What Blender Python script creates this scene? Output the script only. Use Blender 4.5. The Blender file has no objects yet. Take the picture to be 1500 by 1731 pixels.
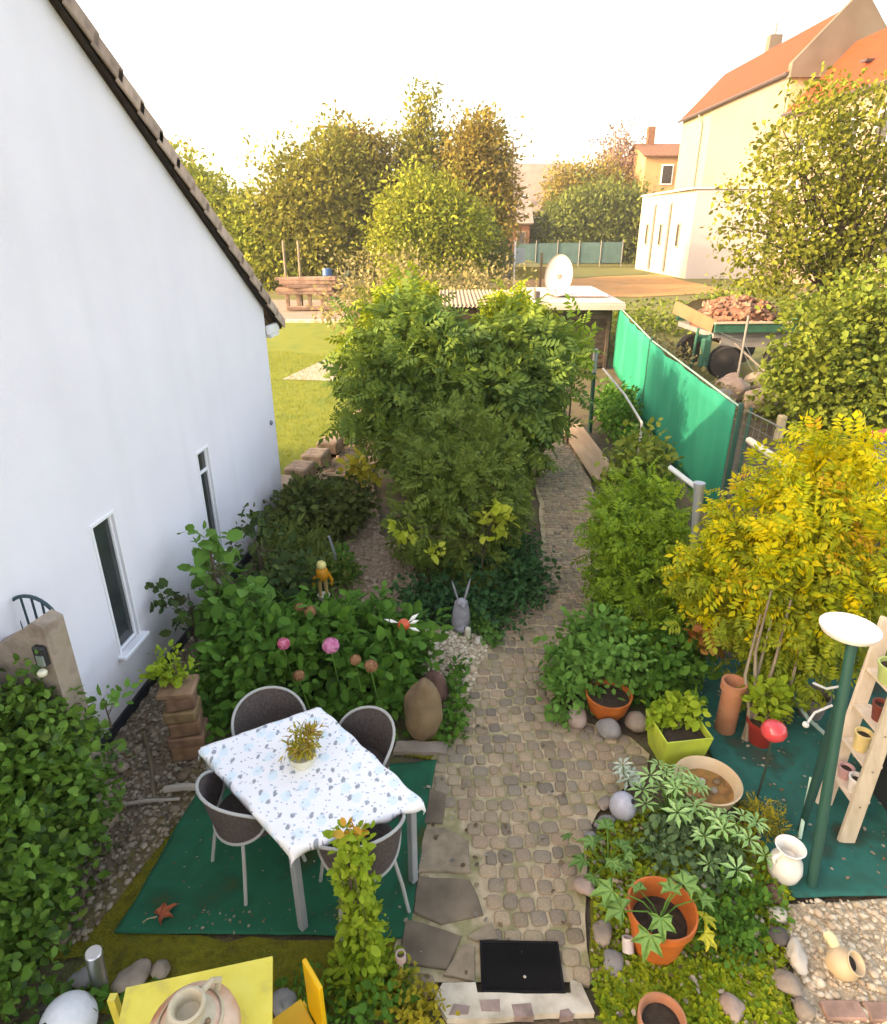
import bpy, bmesh, math, random
import numpy as np
from mathutils import Vector, Matrix, noise

# ------------------------------------------------------------------ camera, sky, sun, exposure
scene = bpy.context.scene
COL = scene.collection
cam_d = bpy.data.cameras.new('camera')
cam_d.sensor_fit = 'HORIZONTAL'
cam_d.sensor_width = 36.0
cam_d.lens = 26.4
cam_d.clip_start = 0.05
cam_d.clip_end = 3000.0
cam = bpy.data.objects.new('camera', cam_d)
COL.objects.link(cam)
cam.location = (0, 0, 4.0)
cam.rotation_euler = (math.radians(90 - 23.6), 0, 0)
scene.camera = cam

SUN_EL, SUN_AZ = math.radians(22), math.radians(-106)      # azimuth from +Y, clockwise positive
world = bpy.data.worlds.new('World')
scene.world = world
world.use_nodes = True
wn = world.node_tree
wn.nodes.clear()
sky = wn.nodes.new('ShaderNodeTexSky')
sky.sky_type = 'NISHITA'
sky.sun_disc = False
sky.sun_elevation = SUN_EL
sky.sun_rotation = SUN_AZ % (2 * math.pi)
sky.air_density = 1.0
sky.dust_density = 3.0
sky.ozone_density = 1.0
bg = wn.nodes.new('ShaderNodeBackground')
bg.inputs['Strength'].default_value = 0.15
wo = wn.nodes.new('ShaderNodeOutputWorld')
wn.links.new(sky.outputs[0], bg.inputs[0])
wn.links.new(bg.outputs[0], wo.inputs[0])

sun_d = bpy.data.lights.new('sun', 'SUN')
sun_d.energy = 1.3
sun_d.angle = math.radians(0.6)
sun_d.color = (1.0, 0.88, 0.70)
sun = bpy.data.objects.new('sun', sun_d)
COL.objects.link(sun)
sdir = Vector((math.sin(SUN_AZ) * math.cos(SUN_EL), math.cos(SUN_AZ) * math.cos(SUN_EL), math.sin(SUN_EL)))
sun.rotation_euler = sdir.to_track_quat('Z', 'Y').to_euler()
sun.location = (-20, 5, 30)

scene.view_settings.view_transform = 'Standard'
scene.view_settings.look = 'None'
scene.view_settings.exposure = 2.55
scene.view_settings.use_white_balance = True
scene.view_settings.white_balance_temperature = 8800
scene.view_settings.white_balance_tint = 20
scene.view_settings.gamma = 1.0
scene.view_settings.use_curve_mapping = False
scene.cycles.max_bounces = 6
scene.cycles.transparent_max_bounces = 8

R = math.radians
rnd = random.Random(7)
rng = np.random.default_rng(11)

# ------------------------------------------------------------------ helpers: ids
def tag(o, label=None, cat=None, group=None, kind=None):
    if label: o['label'] = label
    if cat: o['category'] = cat
    if group: o['group'] = group
    if kind: o['kind'] = kind
    return o

def empty(name, loc=(0, 0, 0), rz=0.0, label=None, cat=None, group=None):
    o = bpy.data.objects.new(name, None)
    o.empty_display_size = 0.1
    COL.objects.link(o)
    o.location = loc
    o.rotation_euler = (0, 0, rz)
    return tag(o, label, cat, group)

def link(name, me, parent=None, loc=None, rot=None, scale=None):
    o = bpy.data.objects.new(name, me)
    COL.objects.link(o)
    if parent: o.parent = parent
    if loc is not None: o.location = loc
    if rot is not None: o.rotation_euler = rot
    if scale is not None: o.scale = scale
    return o

def copy_tree(o, parent=None):
    c = o.copy()
    COL.objects.link(c)
    if parent: c.parent = parent
    for ch in list(o.children):
        copy_tree(ch, c)
    return c

# ------------------------------------------------------------------ helpers: materials
MATS = {}
def ramp_node(nt, cols, interp='LINEAR'):
    r = nt.nodes.new('ShaderNodeValToRGB')
    r.color_ramp.interpolation = interp
    el = r.color_ramp.elements
    n = len(cols)
    pos = [i / max(1, n - 1) for i in range(n)]
    cc = []
    for i, c in enumerate(cols):
        if len(c) == 2 and hasattr(c[1], '__len__'):
            pos[i] = c[0]; cc.append(c[1])
        else:
            cc.append(c)
    while len(el) < n: el.new(0.5)
    for i in range(n):
        el[i].position = pos[i]
        el[i].color = (*cc[i][:3], 1)
    return r

def pmat(name, cols, scale=8.0, rough=0.8, bump=0.2, detail=6.0, spec=0.3, metal=0.0, stretch=(1, 1, 1), bscale=None, bdist=0.01, interp='LINEAR', lo=0.3, hi=0.7, coat=0.0):
    """noise-mottled principled material with fine relief"""
    if name in MATS: return MATS[name]
    m = bpy.data.materials.new(name)
    m.use_nodes = True
    nt = m.node_tree
    b = nt.nodes['Principled BSDF']
    b.inputs['Roughness'].default_value = rough
    b.inputs['Metallic'].default_value = metal
    b.inputs['Specular IOR Level'].default_value = spec
    b.inputs['Coat Weight'].default_value = coat
    tc = nt.nodes.new('ShaderNodeTexCoord')
    mp = nt.nodes.new('ShaderNodeMapping')
    mp.inputs['Scale'].default_value = stretch
    nt.links.new(tc.outputs['Object'], mp.inputs[0])
    nz = nt.nodes.new('ShaderNodeTexNoise')
    nz.inputs['Scale'].default_value = scale
    nz.inputs['Detail'].default_value = detail
    nt.links.new(mp.outputs[0], nz.inputs['Vector'])
    mr = nt.nodes.new('ShaderNodeMapRange')
    mr.inputs[1].default_value = lo
    mr.inputs[2].default_value = hi
    nt.links.new(nz.outputs['Fac'], mr.inputs[0])
    r = ramp_node(nt, cols, interp)
    nt.links.new(mr.outputs[0], r.inputs[0])
    nt.links.new(r.outputs[0], b.inputs['Base Color'])
    if bump:
        n2 = nt.nodes.new('ShaderNodeTexNoise')
        n2.inputs['Scale'].default_value = bscale or scale * 5
        n2.inputs['Detail'].default_value = 4
        nt.links.new(mp.outputs[0], n2.inputs['Vector'])
        bp = nt.nodes.new('ShaderNodeBump')
        bp.inputs['Strength'].default_value = bump
        bp.inputs['Distance'].default_value = bdist
        nt.links.new(n2.outputs['Fac'], bp.inputs['Height'])
        nt.links.new(bp.outputs[0], b.inputs['Normal'])
    MATS[name] = m
    return m

def island_mat(name, cols, rough=0.6, trans=0.0, spec=0.25, bump=0.0, mixnoise=None, interp='LINEAR', mixw=.55):
    """colour chosen per loose piece (leaf, pebble); leaves let some light through"""
    if name in MATS: return MATS[name]
    m = bpy.data.materials.new(name)
    m.use_nodes = True
    nt = m.node_tree
    b = nt.nodes['Principled BSDF']
    out = nt.nodes['Material Output']
    b.inputs['Roughness'].default_value = rough
    b.inputs['Specular IOR Level'].default_value = spec
    g = nt.nodes.new('ShaderNodeNewGeometry')
    r = ramp_node(nt, cols, interp)
    src = g.outputs['Random Per Island']
    if mixnoise:
        tc = nt.nodes.new('ShaderNodeTexCoord')
        nz = nt.nodes.new('ShaderNodeTexNoise')
        nz.inputs['Scale'].default_value = mixnoise
        nz.inputs['Detail'].default_value = 2
        nt.links.new(tc.outputs['Object'], nz.inputs['Vector'])
        mr = nt.nodes.new('ShaderNodeMapRange')
        mr.inputs[1].default_value = 0.3; mr.inputs[2].default_value = 0.7
        nt.links.new(nz.outputs['Fac'], mr.inputs[0])
        mx = nt.nodes.new('ShaderNodeMix')
        mx.inputs[0].default_value = mixw
        nt.links.new(src, mx.inputs[2])
        nt.links.new(mr.outputs[0], mx.inputs[3])
        src = mx.outputs[0]
    nt.links.new(src, r.inputs[0])
    nt.links.new(r.outputs[0], b.inputs['Base Color'])
    if trans:
        t = nt.nodes.new('ShaderNodeBsdfTranslucent')
        nt.links.new(r.outputs[0], t.inputs['Color'])
        ms = nt.nodes.new('ShaderNodeMixShader')
        ms.inputs[0].default_value = trans
        nt.links.new(b.outputs[0], ms.inputs[1])
        nt.links.new(t.outputs[0], ms.inputs[2])
        nt.links.new(ms.outputs[0], out.inputs['Surface'])
    if bump:
        n2 = nt.nodes.new('ShaderNodeTexNoise')
        n2.inputs['Scale'].default_value = 60
        bp = nt.nodes.new('ShaderNodeBump')
        bp.inputs['Strength'].default_value = bump
        bp.inputs['Distance'].default_value = 0.01
        nt.links.new(n2.outputs['Fac'], bp.inputs['Height'])
        nt.links.new(bp.outputs[0], b.inputs['Normal'])
    MATS[name] = m
    return m

def object_mat(name, cols, rough=0.8, scale=30.0, bump=0.3, fine=0.35):
    """colour chosen per object (cobbles, bricks, tiles) with grain"""
    if name in MATS: return MATS[name]
    m = bpy.data.materials.new(name)
    m.use_nodes = True
    nt = m.node_tree
    b = nt.nodes['Principled BSDF']
    b.inputs['Roughness'].default_value = rough
    b.inputs['Specular IOR Level'].default_value = 0.25
    oi = nt.nodes.new('ShaderNodeObjectInfo')
    g = nt.nodes.new('ShaderNodeNewGeometry')
    ad = nt.nodes.new('ShaderNodeMath'); ad.operation = 'ADD'
    nt.links.new(oi.outputs['Random'], ad.inputs[0])
    nt.links.new(g.outputs['Random Per Island'], ad.inputs[1])
    fr = nt.nodes.new('ShaderNodeMath'); fr.operation = 'FRACT'
    nt.links.new(ad.outputs[0], fr.inputs[0])
    r = ramp_node(nt, cols)
    nt.links.new(fr.outputs[0], r.inputs[0])
    tc = nt.nodes.new('ShaderNodeTexCoord')
    nz = nt.nodes.new('ShaderNodeTexNoise')
    nz.inputs['Scale'].default_value = scale
    nz.inputs['Detail'].default_value = 6
    nt.links.new(tc.outputs['Object'], nz.inputs['Vector'])
    mr = nt.nodes.new('ShaderNodeMapRange')
    mr.inputs[1].default_value = 0.3; mr.inputs[2].default_value = 0.7
    mr.inputs[3].default_value = 1 - fine; mr.inputs[4].default_value = 1 + fine
    nt.links.new(nz.outputs['Fac'], mr.inputs[0])
    mx = nt.nodes.new('ShaderNodeMix'); mx.data_type = 'RGBA'; mx.blend_type = 'MULTIPLY'
    mx.inputs[0].default_value = 1.0
    nt.links.new(r.outputs[0], mx.inputs[6])
    cb = nt.nodes.new('ShaderNodeCombineColor')
    for i in range(3): nt.links.new(mr.outputs[0], cb.inputs[i])
    nt.links.new(cb.outputs[0], mx.inputs[7])
    nt.links.new(mx.outputs[2], b.inputs['Base Color'])
    bp = nt.nodes.new('ShaderNodeBump')
    bp.inputs['Strength'].default_value = bump
    bp.inputs['Distance'].default_value = 0.008
    nt.links.new(nz.outputs['Fac'], bp.inputs['Height'])
    nt.links.new(bp.outputs[0], b.inputs['Normal'])
    MATS[name] = m
    return m

def flat(name, col, rough=0.5, metal=0.0, spec=0.4, var=0.08, scale=6.0, bump=0.08, coat=0.0):
    a = tuple(max(0, c * (1 - var)) for c in col)
    c2 = tuple(min(1, c * (1 + var)) for c in col)
    return pmat(name, [a, c2], scale=scale, rough=rough, bump=bump, metal=metal, spec=spec, coat=coat)

# ------------------------------------------------------------------ helpers: meshes
class MB:
    def __init__(self): self.v = []; self.f = []
    def add(self, vs, fs, M=None):
        o = len(self.v)
        for p in vs:
            p = Vector(p)
            self.v.append(tuple(M @ p if M is not None else p))
        for f in fs: self.f.append(tuple(i + o for i in f))
        return self
    def box(self, c, s, rz=0.0, M=None, bev=0.0):
        x, y, z = s[0] / 2, s[1] / 2, s[2] / 2
        m = Matrix.Translation(c) @ Matrix.Rotation(rz, 4, 'Z')
        if M is not None: m = M @ m
        b = min(bev, x * .45, y * .45, z * .45)
        if b <= 0:
            vs = [(i * x, j * y, k * z) for k in (-1, 1) for j in (-1, 1) for i in (-1, 1)]
            fs = [(0, 2, 3, 1), (4, 5, 7, 6), (0, 1, 5, 4), (2, 6, 7, 3), (0, 4, 6, 2), (1, 3, 7, 5)]
            return self.add(vs, fs, m)
        bm = bmesh.new()
        bmesh.ops.create_cube(bm, size=1.0)
        bmesh.ops.scale(bm, vec=(2 * x, 2 * y, 2 * z), verts=bm.verts)
        bmesh.ops.bevel(bm, geom=list(bm.edges), offset=b, segments=1, affect='EDGES')
        bm.verts.index_update()
        self.add([v.co for v in bm.verts], [[v.index for v in f.verts] for f in bm.faces], m)
        bm.free()
        return self
    def tube(self, pts, r, n=8, cap=True, closed=False, flat=1.0):
        pts = [Vector(p) for p in pts]
        k = len(pts)
        rs = r if hasattr(r, '__len__') else [r] * k
        o = len(self.v)
        prev = None
        for i, p in enumerate(pts):
            if closed: t = pts[(i + 1) % k] - pts[i - 1]
            else: t = pts[min(i + 1, k - 1)] - pts[max(i - 1, 0)]
            t.normalize()
            if prev is None:
                a = Vector((0, 0, 1)) if abs(t.z) < .9 else Vector((1, 0, 0))
                u = t.cross(a).normalized()
            else:
                u = (prev - t * prev.dot(t)).normalized()
            prev = u
            w = t.cross(u)
            for j in range(n):
                an = 2 * math.pi * j / n
                self.v.append(tuple(p + (u * math.cos(an) + w * math.sin(an) * flat) * rs[i]))
        m = k if closed else k - 1
        for i in range(m):
            a, b = o + i * n, o + ((i + 1) % k) * n
            for j in range(n):
                j2 = (j + 1) % n
                self.f.append((a + j, a + j2, b + j2, b + j))
        if cap and not closed:
            self.f.append(tuple(o + j for j in range(n))[::-1])
            self.f.append(tuple(o + (k - 1) * n + j for j in range(n)))
        return self
    def lathe(self, prof, n=24, c=(0, 0, 0), M=None, sq=None):
        o = len(self.v)
        rows = []
        for r, z in prof:
            if r <= 1e-6:
                p = Vector((c[0], c[1], c[2] + z))
                self.v.append(tuple(M @ p if M is not None else p)); rows.append([len(self.v) - 1])
            else:
                row = []
                for j in range(n):
                    an = 2 * math.pi * j / n
                    p = Vector((c[0] + r * math.cos(an), c[1] + r * math.sin(an), c[2] + z))
                    self.v.append(tuple(M @ p if M is not None else p)); row.append(len(self.v) - 1)
                rows.append(row)
        for a, b in zip(rows[:-1], rows[1:]):
            if len(a) == 1 and len(b) == 1: continue
            for j in range(n):
                j2 = (j + 1) % n
                if len(a) == 1: self.f.append((a[0], b[j2], b[j]))
                elif len(b) == 1: self.f.append((a[j], a[j2], b[0]))
                else: self.f.append((a[j], a[j2], b[j2], b[j]))
        return self
    def prism(self, poly, z0, z1, M=None):
        n = len(poly)
        vs = [(x, y, z0) for x, y in poly] + [(x, y, z1) for x, y in poly]
        fs = [tuple(range(n))[::-1], tuple(range(n, 2 * n))]
        for i in range(n):
            j = (i + 1) % n
            fs.append((i, j, n + j, n + i))
        return self.add(vs, fs, M)
    def rock(self, c, s, seed=0, sub=2, rough=0.25, rz=0.0, M=None):
        bm = bmesh.new()
        bmesh.ops.create_icosphere(bm, subdivisions=sub, radius=1.0)
        off = Vector((seed * 3.7, seed * 1.3, seed * 2.1))
        m = Matrix.Translation(c) @ Matrix.Rotation(rz, 4, 'Z')
        if M is not None: m = M @ m
        vs = []
        for v in bm.verts:
            k = 1 + rough * (noise.noise(v.co * 0.9 + off) + 0.5 * noise.noise(v.co * 2.3 + off))
            vs.append((v.co.x * s[0] * k, v.co.y * s[1] * k, v.co.z * s[2] * k))
        bm.verts.index_update()
        self.add(vs, [[v.index for v in f.verts] for f in bm.faces], m)
        bm.free()
        return self
    def mesh(self, name, mat, smooth=False, angle=40):
        me = bpy.data.meshes.new(name)
        me.from_pydata(self.v, [], self.f)
        if mat: me.materials.append(mat)
        if smooth:
            me.polygons.foreach_set('use_smooth', [True] * len(me.polygons))
            me.set_sharp_from_angle(angle=R(angle))
        me.update()
        return me
    def build(self, name, mat, parent=None, smooth=False, loc=None, rot=None, angle=40):
        return link(name, self.mesh(name, mat, smooth, angle), parent, loc, rot)

def np_mesh(name, V, F, mat, smooth=False):
    """fast triangle mesh from numpy arrays"""
    me = bpy.data.meshes.new(name)
    nf = len(F)
    me.vertices.add(len(V)); me.vertices.foreach_set('co', np.ascontiguousarray(V, dtype=np.float32).ravel())
    me.loops.add(nf * 3); me.loops.foreach_set('vertex_index', np.ascontiguousarray(F, dtype=np.int32).ravel())
    me.polygons.add(nf)
    me.polygons.foreach_set('loop_start', np.arange(0, nf * 3, 3, dtype=np.int32))
    if smooth: me.polygons.foreach_set('use_smooth', np.ones(nf, dtype=bool))
    me.update(calc_edges=True)
    me.materials.append(mat)
    return me

def sheet(name, poly, z, mat, kind='structure', parent=None, sub=0):
    mb = MB()
    mb.add([(x, y, z) for x, y in poly], [tuple(range(len(poly)))])
    o = mb.build(name, mat, parent)
    if kind: o['kind'] = kind
    return o

def wobble(poly, amp, step, seed):
    """polygon outline with an uneven natural edge"""
    r = random.Random(seed)
    out = []
    n = len(poly)
    for i in range(n):
        a, b = Vector(poly[i]), Vector(poly[(i + 1) % n])
        k = max(1, int((b - a).length / step))
        for j in range(k):
            p = a.lerp(b, j / k)
            out.append((p.x + r.uniform(-amp, amp), p.y + r.uniform(-amp, amp)))
    return out

def in_poly(P, poly):
    x, y = P[:, 0], P[:, 1]
    ins = np.zeros(len(P), bool)
    n = len(poly)
    for i in range(n):
        x1, y1 = poly[i]; x2, y2 = poly[(i + 1) % n]
        c = ((y1 > y) != (y2 > y))
        with np.errstate(divide='ignore', invalid='ignore'):
            xi = (x2 - x1) * (y - y1) / (y2 - y1 + 1e-12) + x1
        ins ^= c & (x < xi)
    return ins

def scatter(poly, n):
    xs = [p[0] for p in poly]; ys = [p[1] for p in poly]
    out = np.zeros((0, 2))
    while len(out) < n:
        P = np.stack([rng.uniform(min(xs), max(xs), n * 2), rng.uniform(min(ys), max(ys), n * 2)], 1)
        out = np.concatenate([out, P[in_poly(P, poly)]])
    return out[:n]

# ------------------------------------------------------------------ helpers: leaves
def T(vs, fs): return np.array(vs, float), np.array(fs, int)
KITE = T([(0, 0, 0), (-.3, .45, .1), (0, 1, -.05), (.3, .45, .1)], [(0, 3, 2), (0, 2, 1)])
OVAL = T([(0, 0, 0), (0, .5, -.03), (0, 1, -.1), (-.32, .3, .06), (-.26, .72, .02), (.32, .3, .06), (.26, .72, .02)],
         [(0, 1, 3), (3, 1, 4), (1, 2, 4), (0, 5, 1), (5, 6, 1), (1, 6, 2)])
NARROW = T([(0, 0, 0), (-.11, .4, .03), (0, 1, -.12), (.11, .4, .03)], [(0, 3, 2), (0, 2, 1)])
BLADE = T([(-.06, 0, 0), (.06, 0, 0), (.02, 1, .15)], [(0, 1, 2)])
def _lobed(nl=5, spread=115, depth=.45):
    vs = [(0, 0, 0)]; fs = []
    angs = np.linspace(-spread, spread, nl)
    for i, a in enumerate(angs):
        L = 1.0 - .3 * (abs(a) / spread)
        for da, rr, z in ((-spread / nl * .95, depth, .06), (-spread / nl * .35, .78 * L, .03), (0, L, -.1), (spread / nl * .35, .78 * L, .03)):
            t = R(a + da)
            vs.append((math.sin(t) * rr * .75, math.cos(t) * rr * .75 + .2, z))
    t = R(spread + spread / nl)
    vs.append((math.sin(t) * depth * .6, math.cos(t) * depth * .6 + .2, .05))
    vs[0] = (0, .1, 0)
    for i in range(1, len(vs) - 1): fs.append((0, i + 1, i))
    return T(vs, fs)
LOBED = _lobed()
def _palmate(n=7):
    vs = []; fs = []
    for i in range(n):
        a = 2 * math.pi * i / n
        d = np.array([math.sin(a), math.cos(a), 0]); q = np.array([d[1], -d[0], 0])
        o = len(vs)
        vs += [d * .08, d * .55 + q * .15 + (0, 0, .1), d * 1.0 + (0, 0, -.02), d * .55 - q * .15 + (0, 0, .1)]
        fs += [(o, o + 1, o + 2), (o, o + 2, o + 3)]
    return T(vs, fs)
PALMATE = _palmate()
def _pinnate(n=4):
    vs = []; fs = []
    for i in range(n):
        y = .15 + .7 * i / n
        for sx in (-1, 1):
            o = len(vs)
            vs += [(0, y, -.1 * y), (sx * .22, y + .02, -.02 - .1 * y), (sx * .36, y + .16, -.12 - .1 * y), (sx * .13, y + .16, -.02 - .1 * y)]
            fs += [(o, o + 1, o + 2), (o, o + 2, o + 3)] if sx > 0 else [(o, o + 2, o + 1), (o, o + 3, o + 2)]
    o = len(vs)
    vs += [(0, .8, -.1), (.12, .95, -.14), (0, 1.15, -.25), (-.12, .95, -.14)]
    fs += [(o, o + 1, o + 2), (o, o + 2, o + 3)]
    return T(vs, fs)
PINNATE = _pinnate()
def _spray():
    vs = []; fs = []
    for a, L in ((-50, .6), (-25, .85), (0, 1), (25, .85), (50, .6)):
        t = R(a); d = np.array([math.sin(t), math.cos(t), 0]); q = np.array([d[1], -d[0], 0])
        o = len(vs)
        vs += [d * .05, d * .45 * L - q * .075, d * L + (0, 0, .1 * L), d * .45 * L + q * .075]
        fs += [(o, o + 2, o + 1), (o, o + 3, o + 2)]
    return T(vs, fs)
SPRAY = _spray()

def unit(a):
    return a / np.maximum(np.linalg.norm(a, axis=1, keepdims=True), 1e-9)

def leaf_mesh(name, mat, P, D, N, S, tmpl):
    t, f = tmpl
    y = unit(D)
    z = unit(N - (N * y).sum(1, keepdims=True) * y)
    x = np.cross(y, z)
    S = np.asarray(S)[:, None, None]
    V = P[:, None, :] + S * (t[None, :, 0:1] * x[:, None, :] + t[None, :, 1:2] * y[:, None, :] + t[None, :, 2:3] * z[:, None, :])
    n, k = len(P), len(t)
    F = (f[None, :, :] + (np.arange(n) * k)[:, None, None]).reshape(-1, 3)
    return np_mesh(name, V.reshape(-1, 3), F, mat)

def crown_points(ells, n, clump=10, spread=.10, shell=.45, out=.7, up=.5, droop=0.0, jit=.7, floor=None):
    E = np.array([e[:6] for e in ells], float)
    w = np.array([e[6] if len(e) > 6 else e[3] * e[4] * e[5] for e in ells]); w = w ** .8; w /= w.sum()
    nc = max(1, n // clump)
    idx = rng.choice(len(E), nc, p=w)
    d = unit(rng.normal(size=(nc, 3)))
    r = rng.uniform(0, 1, (nc, 1)) ** shell
    r *= 1 + .12 * rng.normal(size=(nc, 1)) + np.where(rng.uniform(size=(nc, 1)) < .14, rng.uniform(.1, .38, (nc, 1)), 0)
    C = E[idx, :3] + d * r * E[idx, 3:6]
    if floor is not None:
        keep = C[:, 2] > floor
        C, d = C[keep], d[keep]
    nc = len(C)
    rep = np.repeat(np.arange(nc), clump)
    P = C[rep] + rng.normal(size=(len(rep), 3)) * spread * np.array([1, 1, .7])
    O = d[rep]
    D = O * out + rng.normal(size=O.shape) * jit + np.array([0, 0, -droop])
    N = np.array([0, 0, 1.0]) * up + O * .5 + rng.normal(size=O.shape) * .45
    if floor is not None: P[:, 2] = np.maximum(P[:, 2], floor)
    return P, D, N, C

BARK = pmat('bark', [(.05, .035, .022), (.13, .095, .06)], scale=9, rough=.9, bump=.6, stretch=(1, 1, .25))
BARK_PALE = pmat('pale_bark', [(.16, .12, .08), (.3, .25, .17)], scale=9, rough=.9, bump=.5, stretch=(1, 1, .25))

def limbs(mb, base, top, C, r, n_limbs, bark_n=7, bend=.15):
    """tapered trunk with limbs reaching into the crown"""
    base, top = Vector(base), Vector(top)
    pts = []
    for i in range(6):
        t = i / 5
        p = base.lerp(top, t)
        p += Vector((rnd.uniform(-1, 1), rnd.uniform(-1, 1), 0)) * bend * r * 3 * (t > 0)
        pts.append(p)
    mb.tube(pts, [r * (1.25 - .75 * i / 5) for i in range(6)], n=bark_n)
    if len(C):
        for c in C[rng.choice(len(C), min(n_limbs, len(C)), replace=False)]:
            c = Vector(c)
            t = rnd.uniform(.35, .98)
            i = min(4, int(t * 5))
            s = pts[i].lerp(pts[i + 1], t * 5 - i)
            mid = s.lerp(c, .5) + Vector((rnd.uniform(-.1, .1), rnd.uniform(-.1, .1), .1)) * (c - s).length
            rr = r * (1.0 - .6 * t)
            mb.tube([s, s.lerp(mid, .5), mid, mid.lerp(c, .6), c], [rr * .55, rr * .42, rr * .3, rr * .2, rr * .08], n=5)

def plant(name, label, cat, base, ells, n, size, tmpl, mat, trunk=None, crown='crown', group=None, svar=.42, stem_mat=None, nlimbs=10, parts=None, **kw):
    """ells in world coordinates; trunk=(radius, top_z)"""
    root = empty(name, base, 0, label, cat, group)
    b = np.array(base, float)
    P, D, N, C = crown_points(ells, n, **kw)
    S = size * (1 + svar * rng.normal(size=len(P)).clip(-1.8, 1.8))
    o = link(crown, leaf_mesh(crown, mat, P - b, D, N, S, tmpl), root)
    o['kind'] = 'stuff'
    if trunk:
        mb = MB()
        r, tz = trunk[:2]
        tx, ty = trunk[2:4] if len(trunk) > 3 else (base[0], base[1])
        limbs(mb, (0, 0, 0), (tx - b[0], ty - b[1], tz - b[2]), C - b, r, nlimbs)
        mb.build('trunk' if r > .03 else 'stem', stem_mat or BARK, root, smooth=True)
    return root

# ================================================================== THE GROUND
SOIL = pmat('soil', [(.075, .055, .033), (.13, .095, .056), (.10, .105, .03)], scale=3.0, rough=.95, bump=.8, bscale=40, bdist=.03)
FIELD = pmat('rough_field', [(.10, .085, .035), (.12, .13, .03), (.17, .13, .06)], scale=.25, rough=.95, bump=.4, bscale=8, bdist=.05)
LAWN = pmat('lawn_turf', [(.13, .17, .018), (.18, .205, .022), (.105, .16, .02)], scale=1.2, rough=.9, bump=.6, bscale=50, bdist=.03)
SAND = pmat('ochre_sand', [(.34, .17, .055), (.42, .22, .075), (.30, .17, .06)], scale=.6, rough=.95, bump=.5, bscale=10, bdist=.05)
YARD = pmat('yard_grit', [(.22, .17, .12), (.32, .25, .18)], scale=.8, rough=.95, bump=.4, bscale=30)
JOINT = pmat('sandy_joint', [(.34, .255, .14), (.50, .38, .23), (.26, .23, .10), (.44, .34, .19)], scale=5, rough=.95, bump=.8, bscale=90, bdist=.006)
MOSSM = pmat('moss_mat', [(.09, .085, .01), (.20, .18, .012), (.11, .12, .012)], scale=9, rough=.95, bump=1.0, bscale=70, bdist=.02)
CARPET = pmat('green_carpet', [(.05, .065, .018), (.012, .085, .042), (.008, .115, .058), (.010, .10, .048), (.009, .125, .062)], scale=2.6, rough=.95, bump=.5, bscale=300, bdist=.003, spec=.1)
CARPET2 = pmat('teal_carpet', [(.06, .05, .03), (.022, .07, .05), (.016, .125, .095), (.02, .095, .07), (.012, .115, .09)], scale=2.6, rough=.95, bump=.5, bscale=250, bdist=.003, spec=.1)
CONC = pmat('pale_concrete', [(.28, .23, .15), (.52, .45, .33), (.70, .62, .47)], scale=5, rough=.9, bump=.4, bscale=60, bdist=.006)

o = sheet('ground', [(-700, -60), (700, -60), (700, 900), (-700, 900)], -.06, FIELD)
o = sheet('garden_soil', [(-3.3, 1.2), (7.5, 1.2), (7.6, 20.8), (-3.0, 20.8)], -.03, SOIL)
lawn_poly = [(-34, 9.6), (-2.75, 9.75), (-2.55, 10.1), (-1.9, 13.4), (-1.0, 17), (.1, 21), (.3, 30.9), (-34, 30.9)]
lawn = sheet('lawn', wobble(lawn_poly, .06, 1.2, 3), 0.0, LAWN)
yard = sheet('gravel_yard', [(-45, 31.15), (.5, 31.15), (1, 41), (-45, 43)], -.01, YARD)
mb = MB(); mb.box((-17, 31.02, .03), (35, .22, .2), bev=.02)
o = mb.build('yard_kerb', CONC); o['kind'] = 'structure'
side_path = sheet('side_path', [(-4.65, 18.7), (-1.2, 18.2), (-.6, 21.0), (-3.95, 21.7)], .006, pmat('pink_paving', [(.36, .29, .22), (.45, .37, .29)], scale=4, rough=.9, bump=.3))
sand = sheet('sand_bank', wobble([(3.5, 43), (13, 43.5), (19.5, 47), (20.5, 57), (20.3, 66), (12, 60), (4.5, 57)], .5, 3, 5), -.03, SAND)
grass_far = sheet('rough_grass', wobble([(-8, 57.5), (4.5, 58), (12, 61), (20.4, 67), (21, 77), (-8, 77)], .6, 4, 8), -.035, pmat('rough_grass_mat', [(.12, .11, .03), (.11, .13, .03)], scale=.5, rough=.95, bump=.4, bscale=8))

# distant ridge, low on the horizon
mb = MB()
xs = np.linspace(-900, 900, 61)
for k, (yy, hh) in enumerate(((560, -2), (640, 1.0), (900, .6))):
    pass
vs = []; fs = []
for i, x in enumerate(xs):
    h = 30 + 7 * noise.noise(Vector((x * .004, 3, 0))) + (8 if x < -150 else -4)
    vs += [(x, 520, -2), (x, 610, h * .75), (x, 760, h), (x, 1000, -2)]
for i in range(60):
    for j in range(3):
        a = i * 4 + j
        fs.append((a, a + 4, a + 5, a + 1))
mb.add(vs, fs)
o = mb.build('hill', pmat('far_hill', [(.09, .10, .06), (.13, .13, .08)], scale=.02, rough=1, bump=0), smooth=True); o['kind'] = 'structure'

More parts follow.
